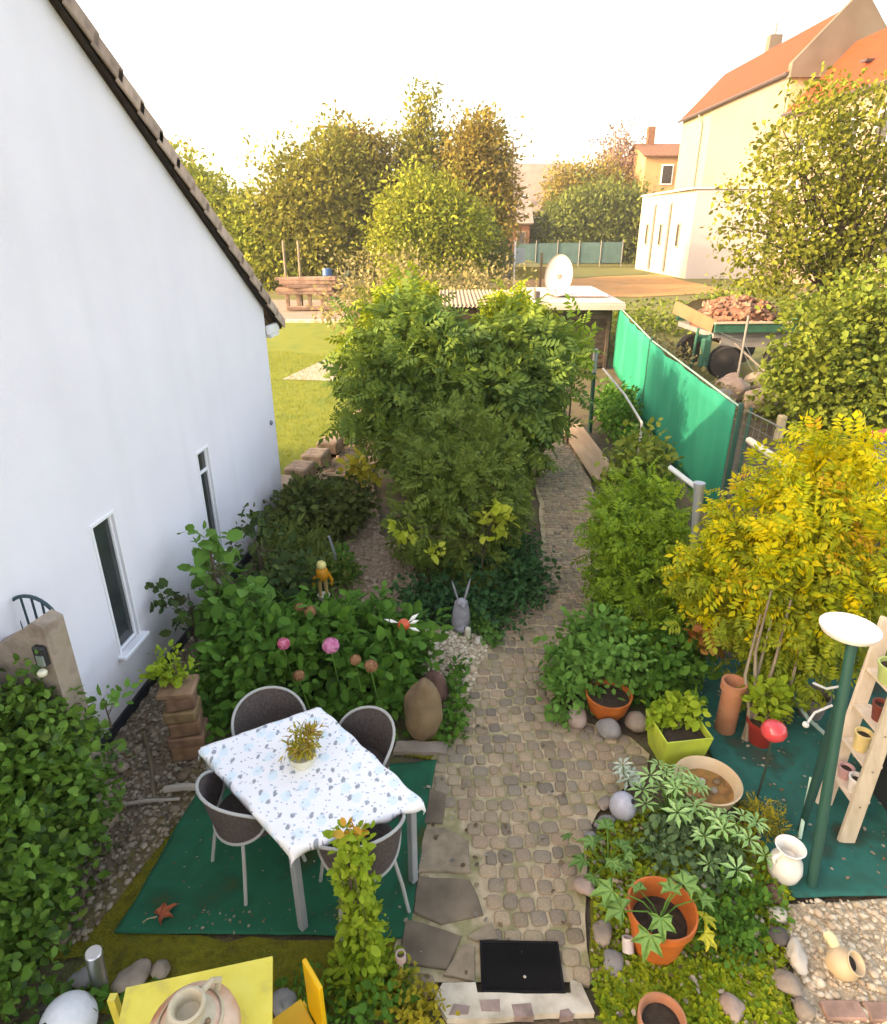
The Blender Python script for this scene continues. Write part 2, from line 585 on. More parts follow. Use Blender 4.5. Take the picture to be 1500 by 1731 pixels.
# ---- cobbled path: a sandy bed with every near stone set in it
def interp(tbl, y):
    ys = [p[0] for p in tbl]; xs = [p[1] for p in tbl]
    return float(np.interp(y, ys, xs))
PL = [(2.36, -.28), (2.5, -.26), (3.2, -.2), (3.98, -.1), (4.6, .12), (5.1, .26), (5.8, .55), (6.64, .9), (7.87, 1.36), (9.5, 1.55), (11.2, 1.6), (13.5, 1.72), (16, 2.0)]
PR = [(2.36, .84), (2.5, .84), (3.17, .95), (3.45, 1.05), (3.65, 1.2), (3.85, 1.5), (4.0, 1.68), (4.3, 1.72), (4.42, 1.3), (4.76, 1.02), (5.6, 1.3), (6.9, 1.82), (8.2, 2.2), (9.5, 2.45), (11.2, 2.52), (13.5, 2.7), (16, 2.9)]
ysamp = np.linspace(2.36, 16, 70)
poly = [(interp(PL, y) - .03 + rnd.uniform(-.02, .02), y) for y in ysamp] + [(interp(PR, y) + .03 + rnd.uniform(-.02, .02), y) for y in ysamp[::-1]]
path = sheet('cobbled_path', poly, 0.0, JOINT)
COBBLE = object_mat('cobble_stone', [(.22, .165, .10), (.36, .27, .16), (.29, .225, .14), (.19, .15, .105), (.40, .29, .17), (.31, .21, .13), (.25, .205, .14)], rough=.85, scale=18, bump=.5, fine=.32)
def cobble_mesh(seed):
    r = random.Random(seed)
    mb = MB()
    n = 8
    ring = []
    for i in range(n):
        a = 2 * math.pi * (i // 2) / 4 + math.pi / 4 + (-.2 if i % 2 == 0 else .2)
        c, s = math.cos(a), math.sin(a)
        k = 1 / max(abs(c), abs(s)) * .5 * r.uniform(.93, 1.0)
        ring.append((c * k, s * k))
    vs = []
    for sc, z in ((1.0, -.02), (1.0, .003), (.95, .009), (.80, .012)):
        for x, y in ring: vs.append((x * sc, y * sc, z + r.uniform(-.0015, .0015) * (z > .01)))
    fs = [tuple(range(3 * n, 4 * n))]
    for k in range(3):
        for i in range(n):
            j = (i + 1) % n
            fs.append((k * n + i, k * n + j, (k + 1) * n + j, (k + 1) * n + i))
    mb.add(vs, fs)
    return mb
cob = [cobble_mesh(i) for i in range(6)]
cobm = [c.mesh('cobblestone', COBBLE, smooth=True, angle=50) for c in cob]
FLAG_KEEP = [[(-.3, 2.3), (.02, 2.36), (.33, 2.72), (.24, 3.2), (-.02, 3.75), (-.3, 3.75)]]   # where larger flags lie instead
stones = []
y = 2.42
while y < 15.6:
    pitch = .112
    xl, xr = interp(PL, y), interp(PR, y)
    x = xl + rnd.uniform(0, .05)
    while x < xr - .06:
        w = rnd.uniform(.085, .14)
        stones.append((x + w / 2, y + rnd.uniform(-.014, .014) + .03 * math.sin(x * 4 + y), w - rnd.uniform(.006, .014), pitch - rnd.uniform(.006, .015)))
        x += w
    y += pitch
S2 = np.array([(s[0], s[1]) for s in stones])
ok = ~in_poly(S2, FLAG_KEEP[0])
ok &= ~((S2[:, 0] > .12) & (S2[:, 0] < .8) & (S2[:, 1] < 2.45))
stones = [s for s, k in zip(stones, ok) if k]
stones.sort(key=lambda s: s[1])
field = MB()
for i, (x, yy, w, h) in enumerate(stones):
    rot = rnd.uniform(-.12, .12)
    dz = rnd.uniform(-.004, .003)
    tilt = (rnd.uniform(-.05, .05), rnd.uniform(-.05, .05), rot)
    if i < 300:
        link('cobblestone', cobm[i % 6], path, (x, yy, dz), tilt, (w, h, 1))
    else:
        M = Matrix.Translation((x, yy, dz)) @ Matrix.Rotation(rot, 4, 'Z') @ Matrix.Diagonal((w, h, 1, 1))
        c = cob[i % 6]
        field.add(c.v, c.f, M)
o = field.build('cobblestone_field', COBBLE, path, smooth=True, angle=50); o['kind'] = 'stuff'

# slate flags along the left side of the path
SLATE = object_mat('slate_flag', [(.15, .11, .07), (.19, .14, .09), (.165, .12, .075)], rough=.85, scale=5, bump=.5, fine=.35)
STONEB = object_mat('buff_flag', [(.23, .17, .105), (.28, .21, .13)], rough=.85, scale=9, bump=.6, fine=.35)
def flag(poly, h, mat, seed, parent=path, name='flagstone'):
    r = random.Random(seed)
    P = wobble(poly, .008, .09, seed)
    cx = sum(p[0] for p in P) / len(P); cy = sum(p[1] for p in P) / len(P)
    vs = []; n = len(P)
    for sc, z in ((1, -.02), (1, h - .008), (.965, h)):
        for px, py in P: vs.append((cx + (px - cx) * sc, cy + (py - cy) * sc, z + r.uniform(-.002, .002)))
    fs = [tuple(range(2 * n, 3 * n))]
    for k in range(2):
        for i in range(n):
            j = (i + 1) % n
            fs.append((k * n + i, k * n + j, (k + 1) * n + j, (k + 1) * n + i))
    mb = MB(); mb.add(vs, fs)
    o = mb.build(name, mat, parent)
    return o
for i, (pl, m) in enumerate([
    ([(-.17, 3.02), (.18, 3.0), (.26, 2.75), (-.02, 2.7), (-.2, 2.78)], SLATE),
    ([(-.24, 2.73), (-.04, 2.67), (.11, 2.62), (.02, 2.42), (-.27, 2.47)], SLATE),
    ([(-.14, 3.4), (.0, 3.42), (.17, 3.3), (.19, 3.05), (-.18, 3.06)], STONEB),
    ([(-.1, 3.76), (.02, 3.72), (.0, 3.45), (-.14, 3.44)], SLATE),
    ([(-.32, 2.43), (-.06, 2.4), (-.02, 2.3), (-.2, 2.24)], STONEB),
    ([(.0, 2.39), (.13, 2.58), (.19, 2.56), (.19, 2.35)], STONEB),
    ([(.14, 2.62), (.3, 2.7), (.34, 2.6), (.2, 2.58)], STONEB)]):
    flag(pl, .018, m, 40 + i)

# concrete doorstep with set stones in front
mb = MB()
mb.prism(wobble([(-.06, 2.25), (.0, 2.345), (.18, 2.34), (.19, 2.29), (.72, 2.28), (.725, 2.36), (.79, 2.34), (.84, 2.19), (.45, 2.17), (.02, 2.15)], .006, .12, 2), -.02, .03)
step = mb.build('concrete_step', CONC); step['kind'] = 'structure'
for i, pl in enumerate([[(.03, 2.17), (.14, 2.17), (.15, 2.22), (.05, 2.225)], [(.21, 2.19), (.31, 2.19), (.32, 2.25), (.2, 2.25)],
                        [(.38, 2.17), (.49, 2.17), (.49, 2.225), (.38, 2.225)], [(.64, 2.165), (.71, 2.17), (.7, 2.2), (.65, 2.2)]]):
    o = flag(pl, .033, object_mat('pink_sett', [(.30, .21, .16), (.24, .17, .14)], scale=12), 60 + i, step, 'sett')

# ---- gravel beds: a grit sheet and loose pebbles
PEB = [island_mat('pebble_grey', [(.15, .11, .07), (.26, .20, .13), (.36, .29, .2), (.18, .12, .07)], rough=.85, bump=.3),
       island_mat('pebble_light', [(.38, .30, .19), (.56, .46, .31), (.68, .58, .42), (.44, .31, .19)], rough=.85, bump=.3),
       island_mat('pebble_pink', [(.28, .19, .12), (.38, .27, .18), (.45, .34, .23), (.22, .15, .095)], rough=.85, bump=.3)]
_b = bmesh.new(); bmesh.ops.create_icosphere(_b, subdivisions=1, radius=1.0); _b.verts.index_update()
ICO_V = np.array([v.co[:] for v in _b.verts]); ICO_F = np.array([[v.index for v in f.verts] for f in _b.faces]); _b.free()
def pebbles(name, poly, n, size, mat, parent, z=0.0, flatness=.55):
    P = scatter(poly, n)
    S = size * np.exp(rng.normal(size=n) * .35)
    J = 1 + .22 * rng.normal(size=(n, len(ICO_V), 1)).clip(-1.5, 1.5)
    V = ICO_V[None] * J * S[:, None, None]
    asp = np.stack([rng.uniform(.8, 1.3, n), rng.uniform(.8, 1.3, n), rng.uniform(.4, .8, n)], 1)
    V = V * asp[:, None, :]
    a = rng.uniform(0, 6.28, n); c, s = np.cos(a)[:, None], np.sin(a)[:, None]
    x = V[..., 0] * c - V[..., 1] * s; yy = V[..., 0] * s + V[..., 1] * c
    V = np.stack([x + P[:, 0:1], yy + P[:, 1:2], V[..., 2] + z + S[:, None] * .25], -1)
    F = (ICO_F[None] + (np.arange(n) * len(ICO_V))[:, None, None]).reshape(-1, 3)
    o = link(name, np_mesh(name, V.reshape(-1, 3), F, mat, smooth=False), parent)
    o['kind'] = 'stuff'
    return o
def gravel(name, poly, n, size, mat, base, seed, z=-.004):
    s = sheet(name, wobble(poly, .03, .2, seed), z, base)
    pebbles('loose_pebbles', poly, n, size, mat, s, z)
    return s
GRIT = pmat('dark_grit', [(.14, .10, .06), (.24, .18, .11)], scale=22, rough=.95, bump=.9, bscale=80, bdist=.02)
GRITL = pmat('light_grit', [(.38, .29, .18), (.54, .43, .28), (.30, .22, .13)], scale=16, rough=.95, bump=.9, bscale=80, bdist=.02)
GRITP = pmat('pink_grit', [(.25, .165, .10), (.36, .255, .165)], scale=16, rough=.95, bump=.9, bscale=80, bdist=.02)
gravel('gravel_strip', [(-2.99, 2.4), (-2.87, 4.1), (-2.7, 6.1), (-2.2, 6.0), (-1.95, 4.2), (-1.85, 3.78), (-2.0, 3.3), (-2.2, 2.6)], 2200, .016, PEB[0], GRIT, 1)
gravel('gravel_path', [(-1.3, 6.4), (-.25, 6.3), (-.4, 7.6), (-.9, 8.4), (-1.3, 11), (-1.0, 13.2), (-1.75, 13.2), (-2.35, 10.2), (-1.35, 8.2)], 2600, .018, PEB[2], GRITP, 2)
gravel('white_gravel', [(-.2, 4.75), (.12, 4.7), (.27, 5.05), (.48, 5.7), (.2, 6.05), (-.25, 5.95)], 700, .02, PEB[1], GRITL, 3)
gravel('side_gravel', [(2.2, 2.86), (4.2, 2.86), (4.2, 1.9), (1.9, 1.9), (1.98, 2.3)], 2600, .014, PEB[1], GRITL, 4)

# ---- outdoor carpets
def carpet(A, B, C, D, nu, nv, mat, amp, seed, z=.012):
    A, B, C, D = map(Vector, (A, B, C, D))
    vs = []; fs = []
    for i in range(nu + 1):
        for j in range(nv + 1):
            u, v = i / nu, j / nv
            p = A.lerp(B, u).lerp(D.lerp(C, u), v)
            e = min(u, v, 1 - u, 1 - v)
            k = 1 if e == 0 else 0
            w = noise.noise(Vector((p.x * 2.1, p.y * 2.1, seed)))
            h = z + amp * max(0, w) + amp * .5 * noise.noise(Vector((p.x * 7, p.y * 3, seed))) + (.012 * max(0, noise.noise(Vector((p.x * 3, p.y * 3, seed + 5)))) if e < .02 else 0)
            q = noise.noise(Vector((p.x * 4, p.y * 4, seed + 9))) * .016 * k
            vs.append((p.x + q, p.y + q, max(h, z * .8)))
    for i in range(nu):
        for j in range(nv):
            a = i * (nv + 1) + j; fs.append((a, a + nv + 1, a + nv + 2, a + 1))
    mb = MB(); mb.add(vs, fs)
    o = mb.build('carpet', mat, smooth=True, angle=180)
    so = o.modifiers.new('thickness', 'SOLIDIFY'); so.thickness = .008; so.offset = -1
    return o
o = carpet((-2.03, 2.65), (-.21, 2.61), (-.06, 4.06), (-1.88, 3.84), 60, 48, CARPET, .012, 2); tag(o, 'dark green outdoor carpet under the cloth covered dining table', 'outdoor carpet')
o = carpet((2.28, 2.88), (7.2, 2.88), (7.2, 5.6), (2.15, 5.4), 100, 60, CARPET2, .014, 6); tag(o, 'worn teal outdoor carpet under the wooden step shelf', 'outdoor carpet')
litter = island_mat('leaf_litter', [(.10, .06, .03), (.2, .14, .07), (.35, .3, .22), (.06, .045, .03)], rough=.9)
P = np.concatenate([scatter([(2.35, 2.9), (5.0, 2.9), (5.0, 5.2), (2.4, 5.2)], 330), scatter([(2.9, 2.9), (4.2, 2.9), (4.2, 3.6), (3.0, 3.4)], 220)])
P3 = np.c_[P, np.full(len(P), .026)]
o = link('leaf_litter', leaf_mesh('leaf_litter', litter, P3, np.c_[rng.normal(size=(len(P), 2)), np.zeros(len(P))], np.c_[rng.normal(size=(len(P), 2)) * .25, np.ones(len(P))], rng.uniform(.012, .04, len(P)), OVAL)); o['kind'] = 'stuff'
P = np.concatenate([scatter([(-1.95, 2.68), (-.3, 2.66), (-.1, 3.9), (-1.8, 3.75)], 90), scatter([(-2.0, 2.66), (-.3, 2.6), (-.3, 2.75), (-1.9, 2.85)], 60)])
P3 = np.c_[P, np.full(len(P), .024)]
o = link('leaf_litter', leaf_mesh('leaf_litter', litter, P3, np.c_[rng.normal(size=(len(P), 2)), np.zeros(len(P))], np.c_[rng.normal(size=(len(P), 2)) * .25, np.ones(len(P))], rng.uniform(.008, .024, len(P)), OVAL)); o['kind'] = 'stuff'
# dry litter on the gravel by the house wall and crumbs on the moss
P = np.concatenate([scatter([(-2.9, 2.6), (-2.7, 5.2), (-1.95, 4.1), (-1.95, 3.5), (-2.3, 2.7)], 500), scatter([(-.3, 2.3), (.9, 2.4), (1.0, 4.5), (0, 4.5)], 90)])
P3 = np.c_[P, np.full(len(P), .022)]
o = link('leaf_litter', leaf_mesh('leaf_litter', litter, P3, np.c_[rng.normal(size=(len(P), 2)), np.zeros(len(P))], np.c_[rng.normal(size=(len(P), 2)) * .35, np.ones(len(P))], rng.uniform(.015, .05, len(P)), OVAL)); o['kind'] = 'stuff'

# ---- moss and short growth round the carpet
MOSSL = island_mat('moss_leaf', [(.09, .085, .008), (.20, .18, .012), (.28, .25, .02), (.13, .14, .012)], rough=.9, mixnoise=3)
def moss(name, poly, n, size, h, mat=None, seed=0, base=True, tm=BLADE, z=-.01):
    if base:
        sheet(name + '_bed', wobble(poly, .03, .15, seed), z, MOSSM)
    P = scatter(poly, n)
    P3 = np.c_[P, np.full(n, z)]
    D = rng.normal(size=(n, 3)) * .6 + np.array([0, 0, h])
    o = link(name, leaf_mesh(name, mat or MOSSL, P3, D, rng.normal(size=(n, 3)) + np.array([0, -.4, .8]), size * rng.uniform(.5, 1.4, n), tm))
    o['kind'] = 'stuff'
    return o
moss('moss', [(-2.0, 2.5), (-2.0, 2.66), (-1.87, 3.83), (-1.75, 4.05), (-2.0, 4.1), (-2.12, 3.4), (-2.5, 2.5)], 7000, .028, .8, seed=1)
moss('moss', [(-2.3, 2.2), (-.3, 2.2), (-.2, 2.62), (-.85, 2.58), (-2.02, 2.66)], 8000, .026, .8, seed=2, z=-.008)
moss('moss', [(-.2, 2.62), (-.13, 2.62), (-.03, 3.5), (.04, 4.1), (-.06, 4.35), (-.4, 4.3), (-.35, 4.12), (-.06, 4.05)], 2600, .022, .8, seed=3, z=-.006)
# the lawn: blades where they can be told apart
GRASSL = island_mat('grass_blade', [(.15, .18, .014), (.20, .235, .02), (.25, .26, .025), (.11, .17, .014)], rough=.7, trans=.25, mixnoise=.8)
n = 26000
P = scatter([(-5.5, 9.9), (-2.7, 9.9), (-1.9, 13.4), (-1.0, 17), (-2.5, 22), (-7.5, 24)], n)
o = link('grass', leaf_mesh('grass', GRASSL, np.c_[P, np.zeros(n)], rng.normal(size=(n, 3)) * .5 + np.array([0, 0, 1.]), rng.normal(size=(n, 3)), .07 * rng.uniform(.5, 1.4, n), BLADE)); o['kind'] = 'stuff'

# ================================================================== THE WHITE HOUSE
WHITE = pmat('white_render', [(.77, .755, .80), (.82, .81, .85)], scale=1.1, rough=.9, bump=.6, bscale=110, bdist=.006)
def weather(m):
    nt = m.node_tree; b = nt.nodes['Principled BSDF']
    src = b.inputs['Base Color'].links[0].from_socket
    tc = nt.nodes.new('ShaderNodeTexCoord'); sp = nt.nodes.new('ShaderNodeSeparateXYZ'); nt.links.new(tc.outputs['Object'], sp.inputs[0])
    nz = nt.nodes.new('ShaderNodeTexNoise'); nz.inputs['Scale'].default_value = 2.2; nz.inputs['Detail'].default_value = 8; nt.links.new(tc.outputs['Object'], nz.inputs['Vector'])
    ad = nt.nodes.new('ShaderNodeMath'); ad.operation = 'MULTIPLY_ADD'; ad.inputs[1].default_value = -.8; nt.links.new(nz.outputs['Fac'], ad.inputs[0]); nt.links.new(sp.outputs['Z'], ad.inputs[2])
    mr = nt.nodes.new('ShaderNodeMapRange'); mr.inputs[1].default_value = -.25; mr.inputs[2].default_value = .38; mr.inputs[3].default_value = .8; mr.inputs[4].default_value = 0; nt.links.new(ad.outputs[0], mr.inputs[0])
    mx = nt.nodes.new('ShaderNodeMix'); mx.data_type = 'RGBA'; nt.links.new(mr.outputs[0], mx.inputs[0]); nt.links.new(src, mx.inputs[6]); mx.inputs[7].default_value = (.42, .37, .31, 1)
    mp = nt.nodes.new('ShaderNodeMapping'); mp.inputs['Scale'].default_value = (2.2, 1, .18); nt.links.new(tc.outputs['Object'], mp.inputs[0])
    n2 = nt.nodes.new('ShaderNodeTexNoise'); n2.inputs['Scale'].default_value = 1.6; n2.inputs['Detail'].default_value = 7; nt.links.new(mp.outputs[0], n2.inputs['Vector'])
    m2 = nt.nodes.new('ShaderNodeMapRange'); m2.inputs[1].default_value = .48; m2.inputs[2].default_value = .8; m2.inputs[3].default_value = 0; m2.inputs[4].default_value = .2; nt.links.new(n2.outputs['Fac'], m2.inputs[0])
    x2 = nt.nodes.new('ShaderNodeMix'); x2.data_type = 'RGBA'; nt.links.new(m2.outputs[0], x2.inputs[0]); nt.links.new(mx.outputs[2], x2.inputs[6]); x2.inputs[7].default_value = (.60, .61, .58, 1)
    nt.links.new(x2.outputs[2], b.inputs['Base Color'])
weather(WHITE)
PVC = flat('white_frame', (.82, .83, .84), rough=.35, var=.03)
GLASSD = flat('dark_pane', (.035, .042, .042), rough=.12, var=.3, scale=3, bump=0, spec=.5)
PLINTH = flat('black_plinth', (.015, .016, .018), rough=.7, var=.3)
ROOFB = pmat('roof_tile_brown', [(.17, .115, .085), (.27, .19, .145)], scale=7, rough=.85, bump=.5)
DARKW = pmat('dark_barge', [(.022, .015, .011), (.045, .032, .024)], scale=9, rough=.8, bump=.3)
house = empty('white_house', (-3.18, 0, 0), math.atan2(.9969, .0783), 'white rendered house with steep gable and two slim windows at left', 'house')
S0, S1, RS, RZ, SL = -.6, 9.25, 4.5, 6.17, .669
zr = lambda s: RZ - SL * abs(s - RS)
WINS = [(4.72, 5.02, .6, 1.8), (6.68, 6.95, .46, 1.76)]
mb = MB()
def quad(a, b, c, d): mb.add([a, b, c, d], [(0, 1, 2, 3)])
cuts = [S0] + [v for w in WINS for v in w[:2]] + [S1]
for a, b in zip(cuts[:-1], cuts[1:]):
    w = next((w for w in WINS if abs(w[0] - a) < 1e-6), None)
    n = max(1, int((b - a) / .6))
    for k in range(n):
        p, q = a + (b - a) * k / n, a + (b - a) * (k + 1) / n
        zb = -.1
        if w:
            quad((p, 0, -.1), (q, 0, -.1), (q, 0, w[2]), (p, 0, w[2]))
            zb = w[3]
        pts = [(p, 0, zb), (q, 0, zb), (q, 0, zr(q))]
        if p < RS < q: pts.append((RS, 0, RZ))
        pts.append((p, 0, zr(p)))
        mb.add(pts, [tuple(range(len(pts)))])
for a, b, z0, z1 in WINS:                       # window reveals
    d = .045
    quad((a, 0, z0), (a, d, z0), (a, d, z1), (a, 0, z1)); quad((b, 0, z0), (b, 0, z1), (b, d, z1), (b, d, z0))
    quad((a, 0, z1), (a, d, z1), (b, d, z1), (b, 0, z1)); quad((a, 0, z0), (b, 0, z0), (b, d, z0), (a, d, z0))
quad((S1, 0, -.1), (S1, 8, -.1), (S1, 8, zr(S1)), (S1, 0, zr(S1)))
quad((S0, 0, -.1), (S0, 8, -.1), (S0, 8, zr(S0)), (S0, 0, zr(S0)))
mb.add([(S0, 8, -.1), (S1, 8, -.1), (S1, 8, zr(S1)), (RS, 8, RZ), (S0, 8, zr(S0))], [(0, 1, 2, 3, 4)])
mb.build('wall', WHITE, house)
mb = MB(); mb.box(((S0 + S1) / 2, -.012, .035), (S1 - S0 + .02, .03, .13)); mb.box((S1 + .012, 4, .035), (.03, 8, .13))
mb.build('plinth', PLINTH, house)
for i, (a, b, z0, z1) in enumerate(WINS):
    f = MB()
    t = .022
    for c, s in ((((a + t / 2), .04, (z0 + z1) / 2), (t, .05, z1 - z0)), (((b - t / 2), .04, (z0 + z1) / 2), (t, .05, z1 - z0)),
                 (((a + b) / 2, .04, z0 + t / 2), (b - a - 2 * t, .048, t)), (((a + b) / 2, .04, z1 - t / 2), (b - a - 2 * t, .048, t))):
        f.box(c, s, bev=.006)
    # white plaster surround standing proud of the wall
    for c, s in (((a - .012, -.004, (z0 + z1) / 2), (.024, .014, z1 - z0 + .05)), ((b + .012, -.004, (z0 + z1) / 2), (.024, .014, z1 - z0 + .05)), (((a + b) / 2, -.004, z1 + .012), (b - a, .013, .024))):
        f.box(c, s)
    fr = f.build('window', PVC, house)
    p = MB(); p.box(((a + b) / 2, .042, (z0 + z1) / 2), (b - a - 2 * t + .004, .012, z1 - z0 - 2 * t + .004))
    p.build('pane', GLASSD, fr)
    s_ = MB(); s_.box(((a + b) / 2, -.01, z0 - .02), (b - a + .12, .13, .04), bev=.008)
    s_.build('sill', PVC, fr)
    if i == 1:
        tb = MB(); tb.box(((a + b) / 2, .034, z1 - .24), (b - a - 2 * t, .03, .035), bev=.005); tb.build('transom', PVC, fr)
mb = MB(); mb.lathe([(0, 0), (.035, 0), (.035, .02), (.02, .03), (0, .03)], n=10, M=Matrix.Translation((9.05, 0, 1.45)) @ Matrix.Rotation(R(90), 4, 'X'))
mb.build('vent_cap', flat('vent_grey', (.2, .2, .22)), house)
# roof: covering slabs, dark barge boards and stepped verge tiles
ang = math.atan(SL); Ls = math.hypot(9.74 - RS, SL * (9.74 - RS))
fr_far = Matrix.Translation((9.74, 0, zr(9.74))) @ Matrix.Rotation(math.pi, 4, 'Z') @ Matrix.Rotation(-ang, 4, 'Y')   # x' upslope, y' = -y
fr_near = Matrix.Translation((2 * RS - 9.74, 0, zr(9.74))) @ Matrix.Rotation(-ang, 4, 'Y')
mb = MB()
mb.box((Ls / 2, -4, .085), (Ls, 8.0, .11), M=fr_far); mb.box((Ls / 2, 4, .085), (Ls, 8.0, .11), M=fr_near)
mb.build('roof', ROOFB, house)
mb = MB(); mb.box((Ls / 2, .05, .03), (Ls, .05, .075), M=fr_far); mb.box((Ls / 2, -.05, .03), (Ls, .05, .075), M=fr_near)
mb.build('barge_board', DARKW, house)
tile = MB()
tile.box((.19, 0, 0), (.40, .22, .06), M=Matrix.Rotation(R(4.5), 4, 'Y'), bev=.012)
for sg in (-1, 1): tile.box((.19, sg * .105, -.035), (.40, .022, .125), M=Matrix.Rotation(R(4.5), 4, 'Y'), bev=.006)
tm = tile.mesh('verge_tile', object_mat('verge_tile_mat', [(.40, .29, .22), (.50, .38, .30), (.33, .24, .185)], scale=9, fine=.3))
nt_ = int(Ls / .33)
for k in range(nt_ + 1):
    for fr, sg in ((fr_far, 1), (fr_near, -1)):
        m = fr @ Matrix.Translation((k * .33, .0, .112 + rnd.uniform(-.004, .004)))
        o = link('verge_tile', tm, house); o.matrix_local = m
mb = MB(); mb.box((9.5, 4, 2.62), (.34, 8.1, .06)); mb.box((9.47, -.03, 2.70), (.42, .06, .13), bev=.01); mb.build('eave_box', PVC, house)
mb = MB(); mb.tube([(9.8, -.05, 2.72), (9.8, 8, 2.70)], .06, n=8); mb.build('gutter', flat('gutter_brown', (.10, .075, .06)), house)

# ================================================================== FAR BUILDINGS
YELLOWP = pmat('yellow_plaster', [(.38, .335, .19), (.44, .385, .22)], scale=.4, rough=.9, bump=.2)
BEIGE_SHADEP = pmat('beige_and_shaded_plaster', [(.25, .19, .135), (.29, .225, .16)], scale=.3, rough=.9, bump=.2)  # beige of the nearer house, also the painted shade on the tall house
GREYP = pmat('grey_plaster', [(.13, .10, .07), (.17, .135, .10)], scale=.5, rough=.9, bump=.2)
ORANGE = pmat('orange_tile', [(.22, .034, .006), (.30, .048, .009)], scale=1.6, rough=.8, bump=.4, stretch=(1, 1, 1), bscale=6, bdist=.05)
HALLW = pmat('cream_wall', [(.46, .42, .30), (.52, .47, .34)], scale=.3, rough=.9, bump=.15)
HALLF = pmat('white_wall', [(.46, .43, .42), (.52, .49, .48)], scale=.3, rough=.9, bump=.15)
DARKG = flat('dark_glass', (.05, .045, .04), rough=.25, var=.3)
PIPE = flat('downpipe_grey', (.20, .19, .17), rough=.5)
BRICKR = pmat('red_brick_wall', [(.17, .075, .04), (.24, .12, .065)], scale=2.5, rough=.9, bump=.3)

def terrace_house(label, x0, y0, y1, ze, zrg, w, wall, wins, pipe_y=None):
    """row house: long facade at x0 facing -X, ridge along Y"""
    h = empty('apartment_house', (x0, (y0 + y1) / 2, 0), 0, label, 'house')
    L = (y1 - y0) / 2
    mb = MB()
    mb.add([(0, -L, -.5), (0, L, -.5), (0, L, ze), (0, -L, ze)], [(0, 1, 2, 3)])
    mb.add([(2 * w, -L, -.5), (2 * w, L, -.5), (2 * w, L, ze), (2 * w, -L, ze)], [(0, 1, 2, 3)])
    for s in (-1, 1): mb.add([(0, s * L, -.5), (2 * w, s * L, -.5), (2 * w, s * L, ze), (w, s * L, zrg), (0, s * L, ze)], [(0, 1, 2, 3, 4)])
    mb.build('wall', wall, h)
    mb = MB()
    a = math.atan2(zrg - ze, w)
    sl = math.hypot(zrg - ze, w) + .55
    for sg in (1, -1):
        M = Matrix.Translation((w, 0, zrg + .12)) @ Matrix.Rotation(-a if sg > 0 else a, 4, 'Y')
        mb.box((-sg * sl / 2 + sg * .05, 0, 0), (sl, 2 * L + .3, .18), M=M)
    rf = mb.build('roof', ORANGE, h)
    mb = MB()
    mb.tube([(-.5, -L - .1, ze - .28), (-.5, L + .1, ze - .28)], .13, n=6)
    mb.build('gutter', flat('gutter_dark', (.08, .06, .05)), h)
    for (yy, zz, ww, hh) in wins:
        f = MB(); f.box((-.03, yy, zz), (.1, ww + .24, hh + .24)); fo = f.build('window', PVC, h)
        p = MB(); p.box((-.07, yy, zz), (.06, ww, hh)); p.build('pane', DARKG, fo)
    if pipe_y is not None:
        mb = MB(); mb.tube([(-.5, pipe_y, ze - .3), (-.12, pipe_y - .5, ze - 1.4), (-.12, pipe_y - .5, 0)], .1, n=6); mb.build('downpipe', PIPE, h)
    return h, rf
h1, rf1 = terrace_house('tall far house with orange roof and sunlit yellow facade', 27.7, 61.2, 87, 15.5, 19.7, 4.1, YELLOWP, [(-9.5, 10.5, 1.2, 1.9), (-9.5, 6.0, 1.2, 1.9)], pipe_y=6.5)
mb = MB()                                              # gable parapet rising above the roofs
pg = [(-.35, 14.9), (-.35, 15.9), (3.4, 19.9), (3.6, 20.9), (4.6, 20.9), (4.8, 19.9), (8.5, 15.9), (8.5, 14.9)]
mb.add([(x, -13.35, z) for x, z in pg] + [(x, -12.75, z) for x, z in pg], [tuple(range(8)), tuple(range(8, 16))[::-1]] + [(k, 8 + k, 8 + (k + 1) % 8, (k + 1) % 8) for k in range(8)])
mb.build('fire_wall', GREYP, h1)
ch = MB(); ch.box((5.0, 3.5, 20.6), (1.2, .9, 1.6)); cho = ch.build('chimney', GREYP, rf1)
mb = MB(); mb.tube([(5.0, 3.5, 21.3), (5.0, 3.5, 22.4)], .12); mb.build('flue', PIPE, cho)
mb = MB(); mb.box((-.06, -4.6, 7.6), (.12, 16.2, 15.2)); mb.build('shaded_facade', BEIGE_SHADEP, h1)  # shaded stretch of the yellow facade, shade put into a darker plaster colour
h2, rf2 = terrace_house('nearer house with orange roof behind the loose green tree', 27.9, 38, 61, 12.6, 17.0, 4.1, BEIGE_SHADEP, [(y_, z_, 1.3, 1.8) for y_ in (-9, -5.5, -2, 1.5, 5, 8.5) for z_ in (3.2, 6.4, 9.8)])
for yy in (-3, 4):
    sk = MB(); sk.box((1.6, yy, 14.55), (1.2, .8, .14), M=None); o = sk.build('skylight', DARKG, rf2); 

